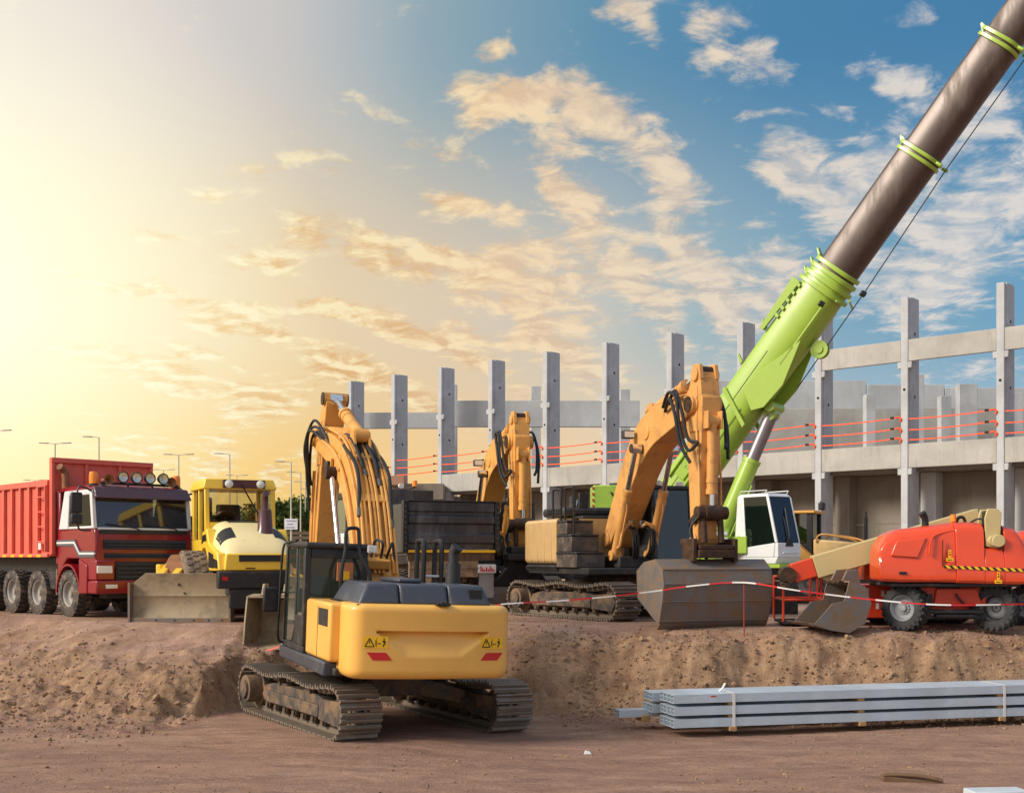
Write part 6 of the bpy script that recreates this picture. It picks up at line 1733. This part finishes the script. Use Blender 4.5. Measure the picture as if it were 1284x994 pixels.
    def bbox(g, p, q, hh, hy):
        g.hexa([p-up*hh-Vector((0,hy,0)),q-up*hh-Vector((0,hy,0)),q-up*hh+Vector((0,hy,0)),p-up*hh+Vector((0,hy,0)),p+up*hh-Vector((0,hy,0)),q+up*hh-Vector((0,hy,0)),q+up*hh+Vector((0,hy,0)),p+up*hh+Vector((0,hy,0))])
    g = G(); bbox(g, a, b, .225, .17); g.hexa([b-up*.30+d*-.55-Vector((0,.1,0)),b-up*.34+d*-.15-Vector((0,.1,0)),b-up*.34+d*-.15+Vector((0,.1,0)),b-up*.30+d*-.55+Vector((0,.1,0)),b-up*.226-d*.9-Vector((0,.1,0)),b-up*.226-d*.05-Vector((0,.1,0)),b-up*.226-d*.05+Vector((0,.1,0)),b-up*.226-d*.9+Vector((0,.1,0))])
    bo = g.build('boom', m_bei, t, .015)
    g = G(); bbox(g, b+d*.003, b+d*.45, .19, .14); g.build('boom_end', m_orc, bo, .02)
    g = G(); q = b+d*.55; g.cyl(q+Vector((0,-.2,0)),q+Vector((0,.2,0)),.16,n=16); g.cyl(q+Vector((-.05,-.2,-.2)),q+Vector((-.05,.2,-.2)),.08,n=12); g.build('rotator_joint', m_pin, bo)
    # work platform with rails at the end of the boom
    g = G(); x0, x1, y0, y1 = -3.0, -2.1, .75, 2.0
    for x in (x0,-2.25,x1):
        for y in (y0,y1): g.cyl((x,y,.12),(x,y,1.0),.025,n=8)
    for z in (.55,1.0):
        g.tube([(x0,y0,z),(x1,y0,z),(x1,y1,z),(x0,y1,z),(x0,y0,z)],.025,8)
    wp = g.build('platform_rail', m_orc, t)
    g = G(); g.box(x0,x1,y0,y1,.06,.12); g.box(x0-.1,x0+.5,y1,y1+.1,.2,.9); g.build('platform_floor', m_dark, t, .01)
    g = G(); g.box(-1.9,-1.55,.95,1.3,.5,1.0); g.build('control_box', m_grey, t, .03)
    # chassis with steered wheels
    g = G(); g.box(-.80,.85,.2,2.6,.36,.70); g.box(-.58,.70,-.05,.199,.48,.83); g.prism([(-.25,.80),(.50,.80),(.60,.50),(-.30,.50)], 'y', -.12, -.051); g.box(-1.42,-.82,1.0,2.5,.18,.84); g.box(.86,1.3,1.6,2.5,.3,.80); g.build('chassis', m_orc, t, .02)
    g = G(); g.cyl((-.5,-.22,.36),(.6,-.22,.36),.05,n=12); g.box(-.58,.66,-.18,-.125,.22,.30); g.cyl((-.3,-.24,.28),(.45,-.24,.28),.035,n=10); ax = g.build('steering_axle', m_black, t, .01)
    g = G(); g.cyl((-.42,-.16,.48),(-.42,-.16,.70),.075,n=12); g.tube([(-.40,-.1,.66),(-.5,-.2,.72),(-.62,-.22,.62)],.025,6); g.tube([(.1,-.16,.70),(.15,-.2,.6),(.25,-.18,.5)],.022,6); g.build('hose', m_black, t)
    g = G()
    for x, z in ((-1.0,.68),(-1.1,.42),(-1.3,.72)): g.box(x-.03,x+.03,.985,.997,z-.06,z+.06)
    g.build('info_label', m_white, t)
    put_wheel(t, LW_, (-.82,-.10,.43), R(-42)); put_wheel(t, LW_, (.86,-.06,.43), R(-38), True)
    put_wheel(t, LW_, (-.72,2.35,.43), R(-30)); put_wheel(t, LW_, (.78,2.35,.43), R(-30))
    return t
BL = boom_lift()
b2 = copy_tree(BL); b2.location = (8.35+2.95,22.9+1.3,PLAT-.02); b2['label'] = 'second orange boom lift cut off by the frame behind the first lift'
BL['group'] = b2['group'] = 'orange boom lifts'
# ================================================================== galvanised steel beams on timber bearers
m_galv = mat('galvanised_steel', (192,205,216), .45, metal=.3, dirt=(186,198,210), damt=.4, dscale=2.0, var=.12)
m_strap = mat('strap_white', (226,224,220), .6)
ST0 = Vector((2.56,18.9,0)); SD = Vector((6.19,1.52,0)).normalized()      # front face of the front stack, running right and away
SN = Vector((-SD.y,SD.x,0)); YAW = math.atan2(SD.y,SD.x)
BW, BH, BL_ = .145, .137, 8.6
def beam_mesh(L, w=BW, h=BH, t=.012):
    g = G()
    g.box(0,L,0,w,0,t); g.box(0,L,0,w,h-t,h); g.box(0,L,0,t,t+.0005,h-t-.0005); g.box(0,L,w-t,w,t+.0005,h-t-.0005); g.box(0.02,L-.02,t+.0005,w-t-.0005,h/2-t/2,h/2+t/2)
    return g.mesh('steel_beam', m_galv)
bme = beam_mesh(BL_); bme2 = beam_mesh(8.2); bme3 = beam_mesh(3.0, .12, .12)
def put_beam(me, along, across, z, label, grp='galvanised steel beams'):
    o = bpy.data.objects.new('steel_beam', me); COL.objects.link(o)
    p = ST0+SD*along+SN*across; o.location = (p.x,p.y,z); o.rotation_euler = (0,0,YAW)
    tag(o, label, 'steel beam', grp); return o
ZL = (.05,.243,.437); TN = ('bottom','middle','top'); ON = ('front','second','third','rear')
for k, z in enumerate(ZL):
    for j in range(4):
        put_beam(bme, random.uniform(-.01,.01), j*(BW+.006), z-.03, f'{ON[j]} beam of the {TN[k]} layer in the nearer galvanised stack')
for k, z in enumerate(ZL[1:]):
    for j in range(3):
        put_beam(bme2, -.06+random.uniform(-.01,.01), .80+j*(BW+.006), z-.08, f'{ON[j] if j < 2 else "rearmost"} beam of the {("lower","upper")[k]} layer in the farther galvanised stack')
g0 = ST0+SD*(-.95)+SN*1.2
for j in range(2):
    put_beam(bme3, -.55, 1.05+j*.128, .07, ('front' if j == 0 else 'rear')+' of two short beams sticking out left of the galvanised stacks')
def bearer(along, across, z, L, label, h=.09):
    g = G(); g.box(-.06,.06,0,L,0,h); o = g.build('timber_bearer', m_wood, None, .006)
    p = ST0+SD*along+SN*across; o.location = (p.x,p.y,z); o.rotation_euler = (0,0,YAW); tag(o, label, 'timber', 'timber bearers under the steel beams')
BP = [(1.0,'beside the left white strap'),(3.3,'near the middle of the stack'),(5.93,'beside the right white strap')]
for a, wtxt in BP:
    for k, z in enumerate((-.05,.158,.351)):
        bearer(a+(-.25*k if a < 1 else .0)+(.0 if k else 0), .03 if k else -.03, z, 1.25 if k else .8, f'{("lowest","middle","topmost")[k]} timber bearer {wtxt}', .068 if k == 0 else .052)
bearer(-.1, 1.0, -.01, .4, 'timber bearer under the two short beams', .105)
for a, wtxt in ((1.02,'left'),(5.98,'right')):
    g = G(); T = BW*4+.03
    g.box(-.022,.022,-.008,-.003,-.06,.55); g.box(-.022,.022,-.008,T,.551,.555); g.box(-.022,.022,T,T+.005,-.06,.55)
    o = g.build('strap', m_strap); p = ST0+SD*a; o.location = (p.x,p.y,0); o.rotation_euler = (0,0,YAW); tag(o, f'white strap around the galvanised stack, the {wtxt} of two', 'strap', 'white straps')
g = G(); g.tube([(0,0,0),(.05,0,.05),(.10,.02,.13)],.018,6); o = g.build('strap_end', m_strap); p = ST0+SD*.9+SN*.3; o.location = (p.x,p.y,.545); tag(o, 'loose white strap end sticking up from the top beams', 'strap')
# red and blue paint marks on the top front beam
g = G(); g.box(0,.10,-.003,-.001,.09,.11); o = g.build('paint_mark', m_red); o.location = ST0+SD*.62+Vector((0,0,.407)); o.rotation_euler = (0,0,YAW); tag(o, 'small red paint mark on the top front beam', 'mark')
# ================================================================== barrier tape on thin rods
def tape_mat():
    m, w, bs, out = newmat('barrier_tape')
    uv = w.new('ShaderNodeTexCoord'); x, y, z = w.sep(uv.outputs['UV'])
    f = w.math('FRACT', w.math('MULTIPLY', x, 1/.9))
    c = w.mix(w.math('GREATER_THAN', f, .5), lin((206,40,44)), lin((232,226,222)))
    w.put(bs.inputs['Base Color'], c); bs.inputs['Roughness'].default_value = .5; return m
m_tape = tape_mat()
def tape(name, pts, label, sag_k=6, width=.029):
    P3 = catmull([Vector(p) for p in pts], sag_k)
    vs = []; fs = []; us = []; L = 0
    for i, p in enumerate(P3):
        if i: L += (p-P3[i-1]).length
        tw = .35*math.sin(L*1.7); o = Vector((0, math.sin(tw)*width/2, math.cos(tw)*width/2)); th = Vector((0,.002,0))
        vs += [p-o-th, p+o-th, p+o+th, p-o+th]; us.append(L)
    for i in range(len(P3)-1):
        for k in range(4): fs.append((i*4+k,(i+1)*4+k,(i+1)*4+(k+1)%4,i*4+(k+1)%4))
    g = G(); g.add(vs, fs); me = g.mesh(name, m_tape, fix=False)
    ul = me.uv_layers.new(name='uv')
    for lp in me.loops: ul.data[lp.index].uv = (us[lp.vertex_index//4], 0)
    o = bpy.data.objects.new(name, me); COL.objects.link(o); tag(o, label, 'barrier tape'); return o
tp1 = [P(px,py,Y) for px,py,Y in ((600,762,23.4),(632,757,23.3),(700,753,23.1),(760,748,22.9),(820,741,22.8),(870,734,22.75),(933,730,22.8),(1000,740,22.2),(1090,751,21.8),(1180,758,21.7),(1284,757,21.7),(1340,755,21.7))]
tape('barrier_tape', tp1, 'long red and white barrier tape strung across the machines on the platform')
m_rod = mat('rod_rust', (150,60,48), .7)
for px, Y, y0, lb in ((933,22.82,727,'thin rusty rod holding the barrier tape before the wide bucket'),(598,23.4,755,'thin rod holding the tape end behind the front excavator'),(1332,21.7,750,'thin rod holding the tape beyond the right frame edge')):
    p = P(px, y0, Y); z0 = ground_z(p.x, Y, False)
    g = G(); g.cyl((0,0,-.1),(0,0,p.z-z0),.012,n=8); g.tube([(0,0,p.z-z0-.05),(-.06,0,p.z-z0-.05)],.008,6); o = g.build('tape_rod', m_rod); o.location = (p.x,Y,z0); tag(o, lb, 'rod', 'rods carrying the barrier tape')
tp2 = [(-4.05,21.75,1.9),(-4.0,21.8,1.55),(-4.12,21.9,1.25),(-4.3,22.0,1.08),(-4.55,22.1,1.0)]
tape('barrier_tape', tp2, 'short loose end of barrier tape hanging beside the front excavator cab')
# ================================================================== things lying on the near ground
p = P(1146,965,15.0)
g = G(); g.tube([(-.38,0,.08),(-.2,-.01,.085),(.1,-.03,.07),(.34,-.06,.02)],.035,4,smooth=3); g.hexa([(-.38,-.02,-.02),(.34,-.08,-.06),(.34,.12,-.06),(-.38,.16,-.02),(-.38,-.02,.075),(.34,-.08,.0),(.34,.12,.01),(-.38,.16,.075)])
o = g.build('timber_slab', mat('old_timber',(110,84,62),.9,dirt=(70,52,40),damt=.4), None, .01); o.location = (p.x,15.0,ground_z(p.x,15.0)); o.rotation_euler.z = -.05; tag(o, 'old brown timber slab half buried in the near ground', 'timber')
p = P(1240,990,14.0)
g = G(); g.box(-.22,.45,-.10,.2,-.05,.09); o = g.build('kerb_block', mat('pale_block',(188,196,202),.8,bump=.2), None, .015); o.location = (p.x,14.0,ground_z(p.x,14.0)-.02); o.rotation_euler.z = .1; tag(o, 'pale grey block at the lower right corner of the ground', 'block')
for (px, py, s, nm, lb) in ((737,932,.06,'debris','small white scrap on the ground before the steel beams'),):
    Y = EYE*FPX/(py-HY); g = G(); g.hexa([(-s,-s*.6,0),(s,-s*.5,0),(s*.8,s*.6,0),(-s*.9,s*.5,0),(-s*.7,-s*.4,s*.8),(s*.6,-s*.3,s*.5),(s*.5,s*.4,s*.6),(-s*.6,s*.3,s*.9)])
    o = g.build('scrap', m_white, None, .005); o.location = (P(px,py,Y).x,Y,ground_z(P(px,py,Y).x,Y)); tag(o, lb, 'scrap')
bpy.context.view_layer.update()
